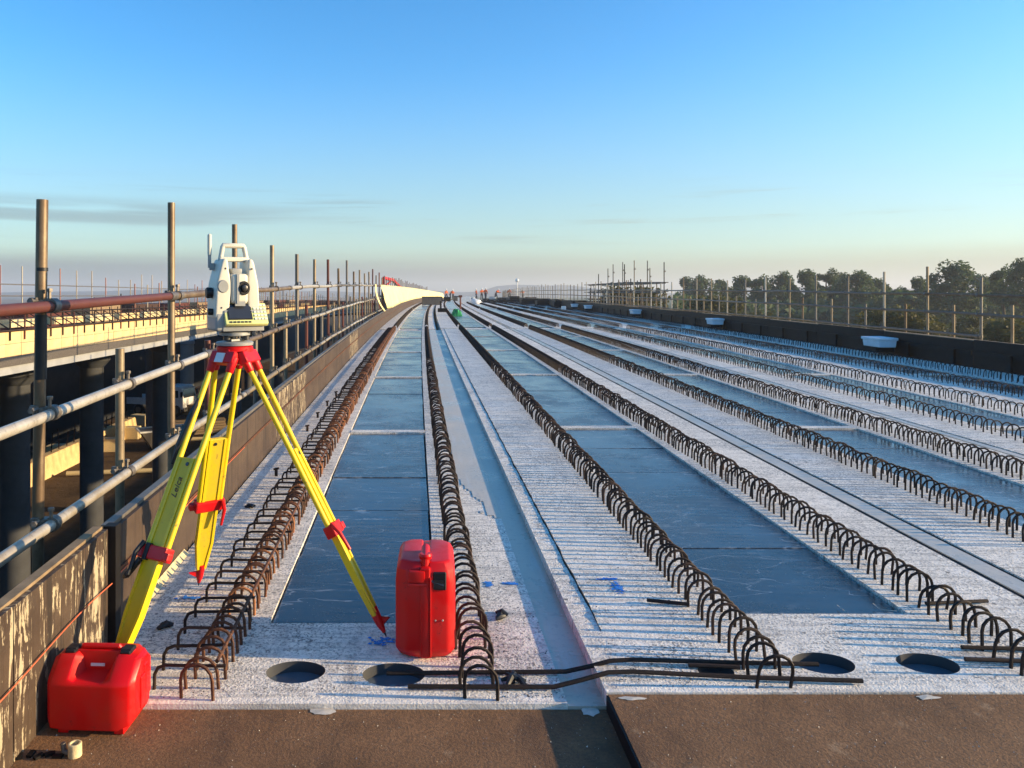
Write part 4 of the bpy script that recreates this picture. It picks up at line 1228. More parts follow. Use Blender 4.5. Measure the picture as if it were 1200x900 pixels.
# ------------------------------------------------------------------ total station on tripod
HEADP = Vector((-.770, 3.28, zd(3.28) + 1.135))
feet = {'l': W(-1.09, 2.70, .0), 'r': W(-.112, 3.115, .0), 'c': W(-1.03, 3.63, .0)}
tp = thing('tripod', 'yellow surveying tripod with red head standing on the leftmost beam', 'tripod', (HEADP.x, HEADP.y, zd(3.28)))
mb = MB()
mb.lathe([(.058, .008), (.076, .014), (.078, .034), (.070, .040)], 24, HEADP + Vector((0, 0, .025)))
mb.lathe([(.02, -.02), (.035, -.015), (.045, .035)], 18, HEADP)
part('tripod_head', mb, M_RED2, tp, True)
mb = MB(); mb.lathe([(.078, .0), (.080, .012), (.074, .016)], 24, HEADP + Vector((0, 0, .066))); part('head_plate', mb, M_INSTR2, tp, True)
for key in ('l', 'r', 'c'):
    F = feet[key]
    rad = Vector((F.x - HEADP.x, F.y - HEADP.y, 0)).normalized()
    tan = Vector((-rad.y, rad.x, 0))
    A = HEADP + rad * .068 + Vector((0, 0, .008))
    B = F + Vector((0, 0, .02))
    ax = (B - A); Ln = ax.length; ax.normalize(); nrm = ax.cross(tan).normalized()
    Rm = Matrix((tan, nrm, ax)).transposed()     # local: x tangential, y normal, z down the leg
    def pt(x_, y_, t_): return A + tan * x_ + nrm * y_ + ax * (t_ * Ln)
    hw, rw = (.054, .050) if key != 'r' else (.042, .034)
    # red hinge casting
    mb = MB()
    for s_ in (-1, 1):
        mb.tube([pt(s_ * hw, 0, -.01), pt(s_ * hw, 0, .046)], [.020, .017], 12)
    mb.box(pt(0, .0, -.005), (.13, .040, .055), Rm)
    mb.box(A - rad * .03 + Vector((0, 0, .016)), (.07, .07, .06), Matrix((tan, rad, Vector((0, 0, 1)))).transposed())
    part('leg_hinge', mb, M_RED2, tp, True, .004, 1)
    if key == 'l':
        mb = MB(); mb.box(pt(-.005, 0, -.0) - nrm * .0 + (nrm if nrm.y < 0 else -nrm) * .022, (.045, .004, .042), Rm); part('sticker', mb, M_WHITE, tp)
    for s_ in (-1, 1):
        mb = MB(); e = .036 if s_ < 0 else .036
        mb.tube([pt(s_ * hw, 0, .03), pt(s_ * rw, 0, .35), pt(s_ * rw, 0, .63)], .0125 if key != 'r' else .0115, 12)
        part('leg_rod', mb, M_YEL, tp, True)
    bw = .078 if key != 'r' else .046
    mb = MB(); mb.add([pt(s1 * w_, s2 * .010, t_) for t_, w_ in ((.335, bw / 2), (.80, bw / 2), (.925, .020)) for s1, s2 in ((-1, -1), (1, -1), (1, 1), (-1, 1))],
                      [(0, 1, 2, 3), (11, 10, 9, 8)] + [(i * 4 + k, i * 4 + (k + 1) % 4, i * 4 + 4 + (k + 1) % 4, i * 4 + 4 + k) for i in range(2) for k in range(4)])
    lower = part('lower_leg', mb, M_YEL2, tp, False, .003, 1)
    mb = MB()
    for s_ in (-1, 1): mb.add([pt(s_ * (bw / 2 - .004) * f + s1 * .006, s2 * .0145, t_) for t_, f in ((.337, 1), (.80, 1), (.915, .45)) for s1, s2 in ((-1, -1), (1, -1), (1, 1), (-1, 1))],
                              [(0, 1, 2, 3), (11, 10, 9, 8)] + [(i * 4 + k, i * 4 + (k + 1) % 4, i * 4 + 4 + (k + 1) % 4, i * 4 + 4 + k) for i in range(2) for k in range(4)])
    part('edge_rib', mb, M_YEL, lower)
    mb = MB(); mb.lathe([(.008, -.013), (.008, .013)], 10, pt(.012, 0, .355), Rm @ Matrix.Rotation(PI / 2, 3, 'X')); part('bolt', mb, M_DARKMETAL, tp, True)
    mb = MB(); mb.box(pt(0, 0, .625), (rw * 2.75, .046, .052), Rm); mb.box(pt(rw * 1.5, .012, .63), (.03, .03, .03), Rm); part('leg_clamp', mb, M_RED2, tp, False, .006, 2)
    sgn = 1 if nrm.y < 0 else -1
    mb = MB(); mb.tube([pt(-.052, sgn * .026, .60), pt(-.058, sgn * .045, .635), pt(-.050, sgn * .05, .70)], [.010, .009, .006], 8); part('clamp_lever', mb, M_RED2 if key != 'l' else M_BLACK, tp, True)
    mb = MB(); mb.tube([pt(0, 0, .90), pt(0, 0, .955), pt(0, 0, .985)], [.020, .017, .007], 12); shoe = part('foot_shoe', mb, M_RED2, tp, True)
    mb = MB(); mb.add([pt(.0, s2 * .006, .93) + rad * .0 for s2 in (-1, 1)] + [pt(.0, s2 * .006, .93) + (tan if key != 'r' else rad) * .055 for s2 in (-1, 1)] + [pt(.0, s2 * .006, .965) for s2 in (-1, 1)],
                      [(0, 2, 4), (1, 5, 3), (0, 1, 3, 2), (2, 3, 5, 4), (4, 5, 1, 0)]); part('foot_step', mb, M_RED2, shoe)
    mb = MB(); mb.tube([pt(0, 0, .975), pt(0, 0, 1.0)], [.008, .002], 8); part('foot_spike', mb, M_DARKMETAL, shoe)
    if key == 'l':
        # black carrying strap down the outer side, hanging end at the clamp
        mb = MB(); prevs = []
        for t_, o_ in ((.12, -.052), (.2, -.058), (.33, -.060)):
            prevs.append((t_, o_))
        mb.tube([pt(-.050, -.0, .12), pt(-.058, .012, .2), pt(-.066, .012, .30), pt(-.08, .0, .36)], [.009, .013, .014, .006], 6)
        part('carry_strap', mb, M_BLACK, tp, True)
        mb = MB(); mb.box(pt(-.028, 0, .625), (.020, .052, .062), Rm); mb.tube([pt(-.04, sgn * .027, .65), pt(-.075, sgn * .03, .70), pt(-.10, sgn * .02, .71)], [.012, .014, .006], 6); part('clamp_strap', mb, M_BLACK, tp)
        # maker's script on the board
        cu = bpy.data.curves.new('lettering', 'FONT'); cu.body = 'Leica'; cu.size = .040; cu.shear = .35; cu.extrude = .0006; cu.align_x = 'CENTER'; cu.align_y = 'CENTER'
        to = bpy.data.objects.new('lettering', cu); COL.objects.link(to)
        dg = bpy.context.evaluated_depsgraph_get(); dg.update()
        tm_ = bpy.data.meshes.new_from_object(to.evaluated_get(dg)); bpy.data.objects.remove(to)
        tm_.materials.clear(); tm_.materials.append(M_RUSTTUBE)
        fn = nrm if nrm.y < 0 else -nrm
        xa = -ax; ya = fn.cross(xa)
        L_ = link('lettering', tm_, None, lower)
        L_.location = pt(0, 0, .43) + fn * .0112 - abs_loc(lower)
        L_.rotation_euler = Matrix((xa, ya, fn)).transposed().to_euler()

ts = thing('total_station', 'pale total station instrument with yellow framed screen on the tripod', 'total station', HEADP + Vector((0, 0, .083)), math.radians(30))
ts.scale = (.86, .90, 1.0)
mb = MB(); mb.lathe([(.060, .022), (.075, .026), (.075, .038), (.06, .044)], 20); mb.lathe([(.062, 0), (.070, .002), (.066, .010)], 3); lpart('tribrach', mb, M_INSTR2, ts, True)
for k in range(3):
    a = PI / 2 + 2 * PI * k / 3; mb = MB(); mb.lathe([(.013, .004), (.019, .006), (.019, .022), (.012, .026)], 12, (.055 * math.cos(a), .055 * math.sin(a), 0)); lpart('foot_screw', mb, M_DARKMETAL, ts, True)
mb = MB(); mb.prism([(-.118, .046), (-.118, .125), (.105, .125), (.105, .046)], -.080, .085); lpart('base_housing', mb, M_INSTR2, ts, True, .014, 3)
# uprights, leaning in towards the handle
mb = MB(); mb.prism([(-.122, .10), (-.113, .245), (-.088, .335), (-.080, .352), (-.058, .352), (-.052, .300), (-.044, .27), (-.038, .235), (-.044, .185), (-.048, .16), (-.048, .10)], -.078, .075); lpart('side_upright', mb, M_INSTR, ts, True, .012, 3)
mb = MB(); mb.prism([(.108, .10), (.098, .245), (.076, .335), (.068, .352), (.048, .352), (.044, .31), (.044, .10)], -.074, .070); lpart('side_upright', mb, M_INSTR, ts, True, .012, 3)
mb = MB(); mb.box((.0, -.012, .225), (.084, .150, .128)); tel = lpart('telescope', mb, M_INSTR, ts, True, .018, 3)
RX = Matrix.Rotation(PI / 2, 3, 'X')
mb = MB(); mb.lathe([(.029, .0), (.030, .010), (.027, .013), (.020, .013), (.018, .008)], 24, (.018, -.082, .228), RX); lpart('eyepiece_ring', mb, M_BLACK, tel, True)
mb = MB(); mb.lathe([(.016, 0), (.014, .016), (.010, .018)], 18, (.018, -.090, .228), RX); lpart('eyepiece', mb, M_DARKMETAL, tel, True)
mb = MB(); mb.box((-.012, -.088, .225), (.012, .012, .125)); mb.box((0, -.084, .162), (.05, .012, .02)); lpart('shadow_channel', mb, M_INSTR2, tel)
mb = MB(); mb.box((-.008, -.02, .300), (.05, .09, .024)); lpart('sight_block', mb, M_INSTR2, tel, True, .006, 2)
mb = MB(); mb.tube([(-.074, 0, .345), (-.062, 0, .402), (-.056, 0, .411), (.042, 0, .411), (.048, 0, .402), (.062, 0, .345)], .0125, 10); lpart('handle', mb, M_INSTR, ts, True)
mb = MB(); mb.box((-.005, 0, .352), (.15, .045, .020)); lpart('handle_bridge', mb, M_INSTR, ts, True, .008, 2)
mb = MB(); mb.tube([(-.118, .03, .315), (-.118, .03, .375)], .0085, 10); mb.box((-.105, .03, .32), (.025, .016, .03)); lpart('antenna_base', mb, M_INSTR2, ts, True)
mb = MB(); mb.tube([(-.118, .03, .37), (-.118, .03, .455), (-.118, .03, .460)], [.0105, .0105, .006], 12); lpart('antenna', mb, M_INSTR, ts, True)
# keyboard unit: tilted wedge with lime frame
TK = Matrix.Translation((.030, -.078, .050)) @ Matrix.Rotation(math.radians(-32), 4, 'X')
def kb(c, d): 
    m_ = MB(); m_.box((0, 0, 0), d); m_.map(lambda a, b_, c_: TK @ Vector((a + c[0], b_ + c[1], c_ + c[2]))); return m_
mb = MB(); mb.prism([(-.085, .045), (-.078, .135), (.115, .135), (.125, .045)], -.085, -.06); lpart('keyboard_back', mb, M_INSTR2, ts, True, .006, 2)
kf = lpart('keyboard_frame', kb((0, -.034, .055), (.215, .024, .104)), M_LIME, ts, True, .007, 2)
lpart('screen_bezel', kb((-.033, -.0465, .062), (.122, .004, .078)), M_BLACK, kf)
lpart('screen', kb((-.033, -.049, .062), (.112, .002, .068)), M_SCREEN, kf)
for i in range(4):
    for j in range(5): lpart('key', kb((.045 + .017 * i, -.048, .026 + .0165 * j), (.013, .005, .011)), M_KEY, kf)
for i in range(6): lpart('key', kb((-.083 + .019 * i, -.047, .012), (.012, .004, .007)), M_DARKMETAL, kf)
RYl = Matrix.Rotation(-PI / 2, 3, 'Y')
mb = MB(); mb.lathe([(.022, 0), (.024, .024), (.020, .030)], 18, (-.117, -.012, .208), RYl); lpart('drive_knob', mb, M_BLACK, ts, True)
mb = MB(); mb.lathe([(.014, 0), (.015, .020), (.011, .024)], 14, (-.121, -.035, .128), RYl); lpart('drive_knob', mb, M_BLACK, ts, True)
mb = MB(); mb.lathe([(.028, 0), (.024, .004)], 20, (-.082, -.079, .235), RX); lpart('side_cover', mb, M_INSTR2, ts, True)
for (a, b_) in ((-.07, .31), (.062, .31), (-.09, .145)):
    mb = MB(); mb.lathe([(.004, 0), (.004, .003)], 8, (a, -.077, b_), RX); lpart('screw', mb, M_DARKMETAL, ts)

# ------------------------------------------------------------------ red carrying cases
SHARP[0] = 24
def case_upright(loc, rz):
    t = thing('carrying_case', 'tall red carrying case standing on end between tripod foot and loop row', 'carrying case', loc, rz)
    W_, H_, D_ = .235, .375, .33
    # plan profile of each shell: chamfered corners; local front is -y
    def shell(x0, x1, side):
        mb = MB()
        prof = [(x0, -D_ / 2), (x1, -D_ / 2)]
        c = .034
        if side < 0: prof = [(x1, -D_ / 2), (x0 + c * 1.3, -D_ / 2 + .004), (x0, -D_ / 2 + c), (x0, D_ / 2 - c), (x0 + c, D_ / 2), (x1, D_ / 2)]
        else: prof = [(x0, -D_ / 2), (x1 - c * .8, -D_ / 2 + .010), (x1, -D_ / 2 + c), (x1, D_ / 2 - c), (x1 - c, D_ / 2), (x0, D_ / 2)]
        lv = [(0.0, .030), (.034, .0), (.300, .0), (.345, .008), (H_, .034)]
        cx = (x0 + x1) / 2
        vs = []
        for z_, ins in lv:
            for (a, b_) in prof:
                vs.append(((a if abs(a) < .03 else a - math.copysign(ins * .55, a)), b_ - math.copysign(min(ins, .03) * .8, b_), z_))
        n_ = len(prof)
        fs = [tuple(range(n_ - 1, -1, -1)), tuple((len(lv) - 1) * n_ + k for k in range(n_))]
        for i in range(len(lv) - 1):
            for k in range(n_): fs.append((i * n_ + k, i * n_ + (k + 1) % n_, (i + 1) * n_ + (k + 1) % n_, (i + 1) * n_ + k))
        mb.add(vs, fs)
        return mb
    lpart('left_shell', shell(-W_ / 2, -.012, -1), M_RED, t, True, .012, 3)
    lpart('right_shell', shell(.012, W_ / 2, 1), M_RED, t, True, .012, 3)
    mb = MB(); mb.box((0, -.001, .185), (.040, D_ + .010, .352)); lpart('seam_band', mb, M_RED, t, True, .010, 3)
    mb = MB(); mb.box((.020, -D_ / 2 - .007, .17), (.006, .010, .31)); lpart('seam_lip', mb, M_RED, t, True, .003, 2)
    mb = MB(); mb.tube([(0, -D_ / 2 + .03, H_ - .03), (0, -D_ / 2 + .035, H_ + .016), (0, -.04, H_ + .022), (0, .0, H_ - .03)], .017, 12); lpart('handle', mb, M_RED, t, True)
    mb = MB(); mb.lathe([(.024, 0), (.026, .012), (.022, .02)], 16, (.0, -D_ / 2 + .045, H_ + .008)); lpart('handle_stud', mb, M_RED, t, True)
    mb = MB(); mb.box((-.034, -D_ / 2 + .003, .328), (.065, .030, .046)); mb.box((-.03, -D_ / 2 - .000, .296), (.075, .02, .014)); lpart('corner_boss', mb, M_RED, t, True, .008, 2)
    mb = MB(); mb.box((.056, -D_ / 2 + .006, .308), (.052, .012, .070)); lp = lpart('latch_pocket', mb, M_BLACK, t, False, .004, 1)
    mb = MB(); mb.box((.052, -D_ / 2 + .004, .298), (.040, .022, .030)); mb.tube([(.02, -D_ / 2 + .0, .31), (.072, -D_ / 2 - .004, .294)], .006, 8); lpart('latch', mb, M_DARKMETAL, lp, True)
    mb = MB()
    for q in (.040, .068): mb.lathe([(.004, 0), (.003, .004)], 8, (q, -D_ / 2 + .006, .155), RX)
    lpart('rivet', mb, M_CHIP, t)
    return t
cy = 3.115
cl_ = W(.050, cy, .0)
case_upright(cl_, math.radians(-2))

def case_lying(loc, rz):
    t = thing('carrying_case', 'squat red carrying case with handle, lying beside the splashed plywood upstand', 'carrying case', loc, rz)
    W_, D_, H_ = .345, .235, .268
    w, d = W_ / 2, D_ / 2
    mb = MB()
    # profile in YZ swept along X with a notch for the handle in the middle
    def sec(x_, notch, ins):
        yb, yf = d - ins, -d + ins
        if notch: return [(x_, yf, .022 + ins), (x_, yf, .188), (x_, yf + .012, .196), (x_, .018, .200), (x_, .030, H_ - .028), (x_, yb - .02, H_ - .028), (x_, yb, H_ - .045), (x_, yb, .022 + ins)]
        return [(x_, yf, .022 + ins), (x_, yf, .176 + .010), (x_, yf + .012, .205), (x_, yf + .075, H_ - .012), (x_, yf + .095, H_ - ins * .5), (x_, yb - .025, H_ - ins * .5), (x_, yb, H_ - .035), (x_, yb, .022 + ins)]
    st = [(-w, 0, .030), (-w + .022, 0, .004), (-.088, 0, 0), (-.062, 1, 0), (.050, 1, 0), (.078, 0, 0), (w - .060, 0, 0), (w - .018, 0, .014), (w, 0, .040)]
    rows = [sec(*s_) for s_ in st]; n_ = len(rows[0])
    vs = [p for r_ in rows for p in r_]
    fs = [tuple(range(n_)), tuple((len(st) - 1) * n_ + k for k in range(n_ - 1, -1, -1))]
    for i in range(len(st) - 1):
        for k in range(n_): fs.append((i * n_ + k, (i + 1) * n_ + k, (i + 1) * n_ + (k + 1) % n_, i * n_ + (k + 1) % n_))
    mb.add(vs, fs)
    lpart('front_shell', mb, M_RED, t, True, .006, 2)
    mb = MB(); mb.prism([(-w + .01, .03), (-w + .004, H_ - .05), (-w + .05, H_ + .004), (w - .05, H_ + .004), (w + .004, H_ - .05), (w + .004, .06), (w - .03, .018)], d - .105, d - .062); lpart('seam_band', mb, M_RED, t, True, .008, 2)
    mb = MB(); mb.prism([(-w + .02, .03), (-w + .012, H_ - .06), (-w + .06, H_ - .012), (w - .06, H_ - .012), (w - .010, H_ - .06), (w - .010, .06), (w - .04, .02)], d - .06, d + .035, None, .94); lpart('back_shell', mb, M_RED, t, True, .012, 3)
    mb = MB(); mb.tube([(-.090, d - .075, H_ - .010), (-.074, d - .085, H_ + .014), (.064, d - .085, H_ + .014), (.080, d - .075, H_ - .010)], .011, 10); lpart('handle', mb, M_RED, t, True)
    for s_ in (-.118, .104):
        mb = MB(); mb.box((s_, d - .086, H_ + .004), (.046, .055, .018)); mb.box((s_, d - .118, H_ - .006), (.042, .016, .030)); lpart('latch', mb, M_BLACK, t, False, .004, 1)
    mb = MB(); mb.box((-.012, .012, .218), (.055, .010, .010)); lpart('sticker', mb, M_WHITE, t)
    mb = MB(); mb.prism([(w - .002, .07), (w - .002, .19), (w + .006, .19), (w + .006, .07)], -.03, .015); lpart('side_rib', mb, M_RED, t, True, .003, 1)
    for s_ in (-w + .065, w - .06):
        mb = MB(); mb.box((s_, 0, .012), (.04, D_ * .8, .024)); lpart('foot', mb, M_RED, t, False, .003, 1)
    return t
case_l = case_lying(W(-1.066, 2.580, -.017), math.radians(-3))
case_l.scale = (.86, .74, .88)

SHARP[0] = 38
# pipe stub with lug in front of the case
c5 = W(-1.070, 2.400, -.017); t = thing('pipe_stub', 'short cream crusted pipe stub with a grey lug in front of the squat red case', 'pipe stub', c5)
mb = MB(); mb.lathe([(.021, 0), (.0205, .038), (.0185, .040), (.014, .040), (.013, .02)], 14, c5); part('pipe', mb, M_PIPE, t, True)
mb = MB(); mb.tube([c5 + Vector((-.02, 0, .006)), c5 + Vector((-.036, .004, .012)), c5 + Vector((-.040, .004, .038))], [.007, .009, .008], 8); part('lug', mb, M_GREYTUBE, t, True)
mb = MB()
for k in range(5): mb.box(c5 + Vector((-.05 - .03 * k, -.01 + .012 * (k % 2), .004)), (.03, .016, .008), Matrix.Rotation(.5 * k, 3, 'Z'))
part('shadow_crumb', mb, M_BLACKPLY, t)  # black bits laid left of the stub stand for its cast shadow

# ------------------------------------------------------------------ loose rebars, debris, marks
def rebar(pts, lab, mat=M_BAR, r=.0085):
    mb = MB(); mb.tube(pts, r, 8); o = single('loose_rebar', mb, mat, lab, 'rebar', pts[0], True, 0, 'loose reinforcing bars at the beam ends')
    n_ = int((Vector(pts[-1]) - Vector(pts[0])).length / .02)
    return o
def px_pt(x, y, z_):   # deck point under a picture position at level z_ above the deck
    dd = (1.5 - z_) * 890 / (y - 322); return W((x - 484) * dd / 890, dd, z_)
zb = .012
def rb(y, pts_, lab, ybx=None):
    rebar([px_pt(a, b, c) for a, b, c in pts_], lab)
rb(0, [(452, 788, .012), (662, 786, .012), (690, 780, .034), (714, 773.5, .056), (740, 772, .056), (860, 775.5, .054), (958, 777.5, .054)], 'long bent bar lying across the beam ends, the one farther from the plates')
rb(0, [(477, 803.5, .012), (648, 804, .012), (680, 796, .034), (712, 787, .056), (740, 786, .056), (880, 793, .054), (1010, 797, .054)], 'long bent bar lying across the beam ends, the one nearer the plates')
rb(0, [(1126, 757.5, .052), (1260, 761, .052)], 'upper of two bars poking in at the right edge by the loop row')
rb(0, [(1130, 771.5, .052), (1262, 776, .052)], 'lower of two bars poking in at the right edge by the loop row')
rb(0, [(757, 702, .053), (806, 707, .053)], 'short black bar lying left of the second beam loops')
rb(0, [(1084, 706, .053), (1156, 703, .053)], 'short rusty bar crossing under the loops at right')
rb(0, [(806, 778, .052), (866, 781, .052)], 'short flat bar over the small hole')
def clump(c, n_, s_, lab, mat=M_BLACK):
    mb = MB()
    for k in range(n_):
        a = random.uniform(0, PI); l_ = s_ * random.uniform(.5, 1.0); h_ = random.uniform(.2, .6) * s_ * .5
        o_ = Vector((random.uniform(-.25, .25) * s_, random.uniform(-.25, .25) * s_, 0))
        d_ = Vector((math.cos(a), math.sin(a), 0)) * l_ / 2
        mb.tube([c + o_ - d_ + Vector((0, 0, .008)), c + o_ + Vector((0, 0, h_ * .6 + .008)), c + o_ + d_ + Vector((0, 0, .008 + h_ * random.uniform(0, 1)))], [.007, .012, .006], 6)
    single('spacer_clip', mb, mat, lab, 'spacer clip', c, True, 0, 'black clips left on the concrete')
clump(px_pt(583, 723, .0), 4, .085, 'black spacer clip on pale concrete right of the upright red case')
clump(px_pt(603, 801, .0), 5, .10, 'black spacer clip by the nearer long bar in the middle')
clump(px_pt(192, 735, .0), 5, .06, 'black spacer clip among hooked bars, the nearer one')
clump(px_pt(291, 593, .0), 5, .06, 'black spacer clip among hooked bars, the farther one')
for k, (x_, y_) in enumerate(((322, 556), (338, 530), (358, 503), (370, 487), (381, 473), (391, 461))):
    c = px_pt(x_, y_, 0); mb = MB(); mb.tube([c, c + Vector((.0, 0, .06))], .012, 6); mb.tube([c + Vector((-.02, 0, .05)), c + Vector((.02, 0, .06))], .008, 6)
    single('bolt_stub', mb, M_BAR, ('nearest', 'second nearest', 'third nearest', 'fourth nearest', 'fifth nearest', 'farthest')[k] + ' dark bolt stub sticking up along the left flange', 'bolt stub', c, True, 0, 'bolt stubs along the left flange')
def blot(x, y, z_, rx, ry, lab, mat, name, cat, group, thick=.003, seed=0):
    c = px_pt(x, y, z_); mb = MB(); N_ = 18
    if name == 'paint_mark':
        q_ = random.Random(seed)
        for _ in range(46):
            gx, gy = q_.gauss(0, .5) * rx, q_.gauss(0, .5) * ry; s_ = q_.uniform(.002, .011)
            mb.add([W(c.x - xd(c.y) + gx + s_ * q_.uniform(.6, 1.3) * math.cos(a), c.y + gy + s_ * q_.uniform(.6, 1.3) * math.sin(a), z_ + .002 + .00005 * _) for a in (0, .9, 1.8, 2.7, 3.6, 4.5, 5.4)], [tuple(range(7))])
        return single(name, mb, mat, lab, cat, c, False, 0, group)
    ring = []
    for i in range(N_):
        a = 2 * PI * i / N_; k_ = 1 + .55 * mnoise.noise(Vector((math.cos(a) * 1.6 + seed, math.sin(a) * 1.6, seed)))
        ring.append(W(c.x - xd(c.y) + rx * k_ * math.cos(a), c.y + ry * k_ * math.sin(a), z_ + .002))
    mb.add(ring + [W(c.x - xd(c.y), c.y, z_ + .002 + thick)], [(i, (i + 1) % N_, N_) for i in range(N_)])
    single(name, mb, mat, lab, cat, c, False, 0, group)
blot(446, 751, 0, .052, .034, 'blue spray mark under the right tripod foot', M_BLUE, 'paint_mark', 'paint mark', 'blue spray marks', .001, 1)
blot(572, 684, 0, .018, .03, 'blue spray dab right of the loop row behind the upright case', M_BLUE, 'paint_mark', 'paint mark', 'blue spray marks', .001, 2)
blot(597, 683, 0, .03, .014, 'small blue spray dash near the smooth strip', M_BLUE, 'paint_mark', 'paint mark', 'blue spray marks', .001, 3)
blot(722, 688, .04, .022, .06, 'blue spray streak on the second beam, the taller one', M_BLUE, 'paint_mark', 'paint mark', 'blue spray marks', .001, 4)
blot(712, 678, .04, .05, .012, 'blue spray dash crossing the second beam', M_BLUE, 'paint_mark', 'paint mark', 'blue spray marks', .001, 5)
blot(222, 700, 0, .06, .012, 'blue spray dash beneath the middle tripod leg', M_BLUE, 'paint_mark', 'paint mark', 'blue spray marks', .001, 6)
blot(378, 833, -.017, .05, .02, 'pale mortar chip on the lower plate near the left hole', M_CHIP, 'mortar_chip', 'mortar chip', 'mortar chips on the plates', .0025, 7)
blot(690, 833, -.017, .03, .03, 'pale mortar chip on the shaded corner of the lower plate', M_CHIP, 'mortar_chip', 'mortar chip', 'mortar chips on the plates', .0025, 8)
blot(742, 818, .036, .045, .012, 'pale mortar chip at the left corner of the higher plate', M_CHIP, 'mortar_chip', 'mortar chip', 'mortar chips on the plates', .0025, 9)
blot(1086, 817, .036, .04, .013, 'pale mortar chip at the right of the higher plate', M_CHIP, 'mortar_chip', 'mortar chip', 'mortar chips on the plates', .0025, 10)
blot(362, 787, 0, .05, .02, 'ochre mortar crust on the rim of the leftmost hole', M_PIPE, 'mortar_chip', 'mortar chip', 'mortar chips on the plates', .012, 11) if False else None
for k, (pts_, lab) in enumerate((([(1022, 706, .048), (1030, 713, .043), (1050, 715, .05)], 'thin pale straw at the near corner of the second beam boards, right one'), ([(980, 708, .042), (990, 716, .043)], 'thin pale straw at the near edge of the second beam boards, left one'))):
    mb = MB(); mb.tube([px_pt(*p) for p in pts_], .0016, 5); single('straw', mb, M_CHIP, lab, 'straw', px_pt(*pts_[0]))
# scattered grit on plates and concrete
def grit(n_, fn, name, mat, smin, smax):
    mb = MB()
    for _ in range(n_):
        p = fn(); s_ = random.uniform(smin, smax)
        vs = [p + Vector((random.uniform(-1, 1) * s_, random.uniform(-1, 1) * s_, q * s_)) for q in (0, 0, 0, 1.0)]
        mb.add(vs, [(0, 1, 2), (0, 1, 3), (1, 2, 3), (2, 0, 3)])
    o = link(name, mesh(name, mb, mat), None); o['kind'] = 'stuff'
grit(420, lambda: W(random.uniform(-1.2, .66), random.uniform(1.9, 2.65), -.017), 'grit', M_CHIP, .0012, .0035)
grit(560, lambda: W(random.uniform(.70, 2.6), random.uniform(1.9, 2.65), .036), 'grit', M_CHIP, .0012, .0035)
grit(1600, lambda: W(random.choice((random.uniform(-1.2, -.65), random.uniform(.3, .53))), 2.7 + random.random() ** 2 * 8, 0), 'dark_grit', M_BAR, .0015, .005)
grit(1600, lambda: W(random.uniform(.72, 1.38), 2.7 + random.random() ** 2 * 8, .04), 'dark_grit', M_BAR, .0015, .004)

# ------------------------------------------------------------------ trees
def tree_mesh(seed, H, Rr, nclump, leaves, leaf, flat=1.0, trunk_h=.4):
    rr = random.Random(seed)
    tm_, lm = MB(), MB()
    tm_.tube([(0, 0, -.3), (rr.uniform(-.2, .2), 0, H * .25), (rr.uniform(-.3, .3), rr.uniform(-.3, .3), H * .55), (0, 0, H * .8)], [.035 * H, .027 * H, .018 * H, .006 * H], 7)
    cl = []
    for k in range(nclump):
        a = rr.uniform(0, 2 * PI); t = rr.random()
        zz = H * (trunk_h + (1 - trunk_h) * t ** .8 * .93)
        rad = Rr * (1 - abs(2 * t - .75) ** 2 * .5) * math.sqrt(rr.random())
        c = Vector((rad * math.cos(a), rad * math.sin(a), zz)); cl.append((c, Rr * rr.uniform(.24, .46)))
        if k % 3 == 0: tm_.tube([(0, 0, H * rr.uniform(.25, .5)), c * .6 + Vector((0, 0, H * .15)), c], [.012 * H, .008 * H, .003 * H], 5)
    for i in range(leaves):
        c, r = rr.choice(cl)
        d = Vector((rr.gauss(0, 1), rr.gauss(0, 1), rr.gauss(0, .8))).normalized() * r * rr.random() ** .4
        p = c + d; s_ = leaf * rr.uniform(.6, 1.3)
        u = Vector((rr.gauss(0, 1), rr.gauss(0, 1), rr.gauss(0, .6))).normalized(); w_ = u.cross(Vector((rr.gauss(0, 1), rr.gauss(0, 1), rr.gauss(0, 1)))).normalized()
        lm.add([p - u * s_, p + w_ * s_ * .5, p + u * s_, p - w_ * s_ * .5], [(0, 1, 2, 3)])
    return mesh('trunk', tm_, M_TRUNK, True), lm
def tree_proto(seed, H, R, nc, nl, leaf, mat, th):
    t, lm = tree_mesh(seed, H, R, nc, nl, leaf, 1, th)
    return t, mesh('crown', lm, mat)
tps = [tree_proto(11, 11, 3.6, 26, 5200, .30, M_LEAF, .30), tree_proto(12, 9.5, 4.2, 28, 5200, .30, M_LEAF, .25), tree_proto(13, 12.5, 3.2, 24, 5200, .30, M_LEAF, .35), tree_proto(14, 8.5, 3.8, 26, 5000, .30, M_LEAF, .2)]
bush = [tree_proto(21, 4.5, 3.0, 18, 3600, .20, M_LEAF2, .12), tree_proto(22, 3.6, 2.8, 16, 3200, .20, M_LEAF2, .1)]
def put_tree(pr, px, d, ytop, H0, lab, name, cat, group, wide=1.0):
    X = (px - 484) * d / 890; zt = 1.5 + (345 - ytop) * d / 890; g = gz(X, d)
    s_ = (zt - g) / H0
    t = thing(name, lab, cat, (X, d, g), random.uniform(0, 6), group)
    t.scale = (s_ * wide, s_ * wide, s_)
    link('trunk', pr[0], None, t); link('crown', pr[1], None, t)
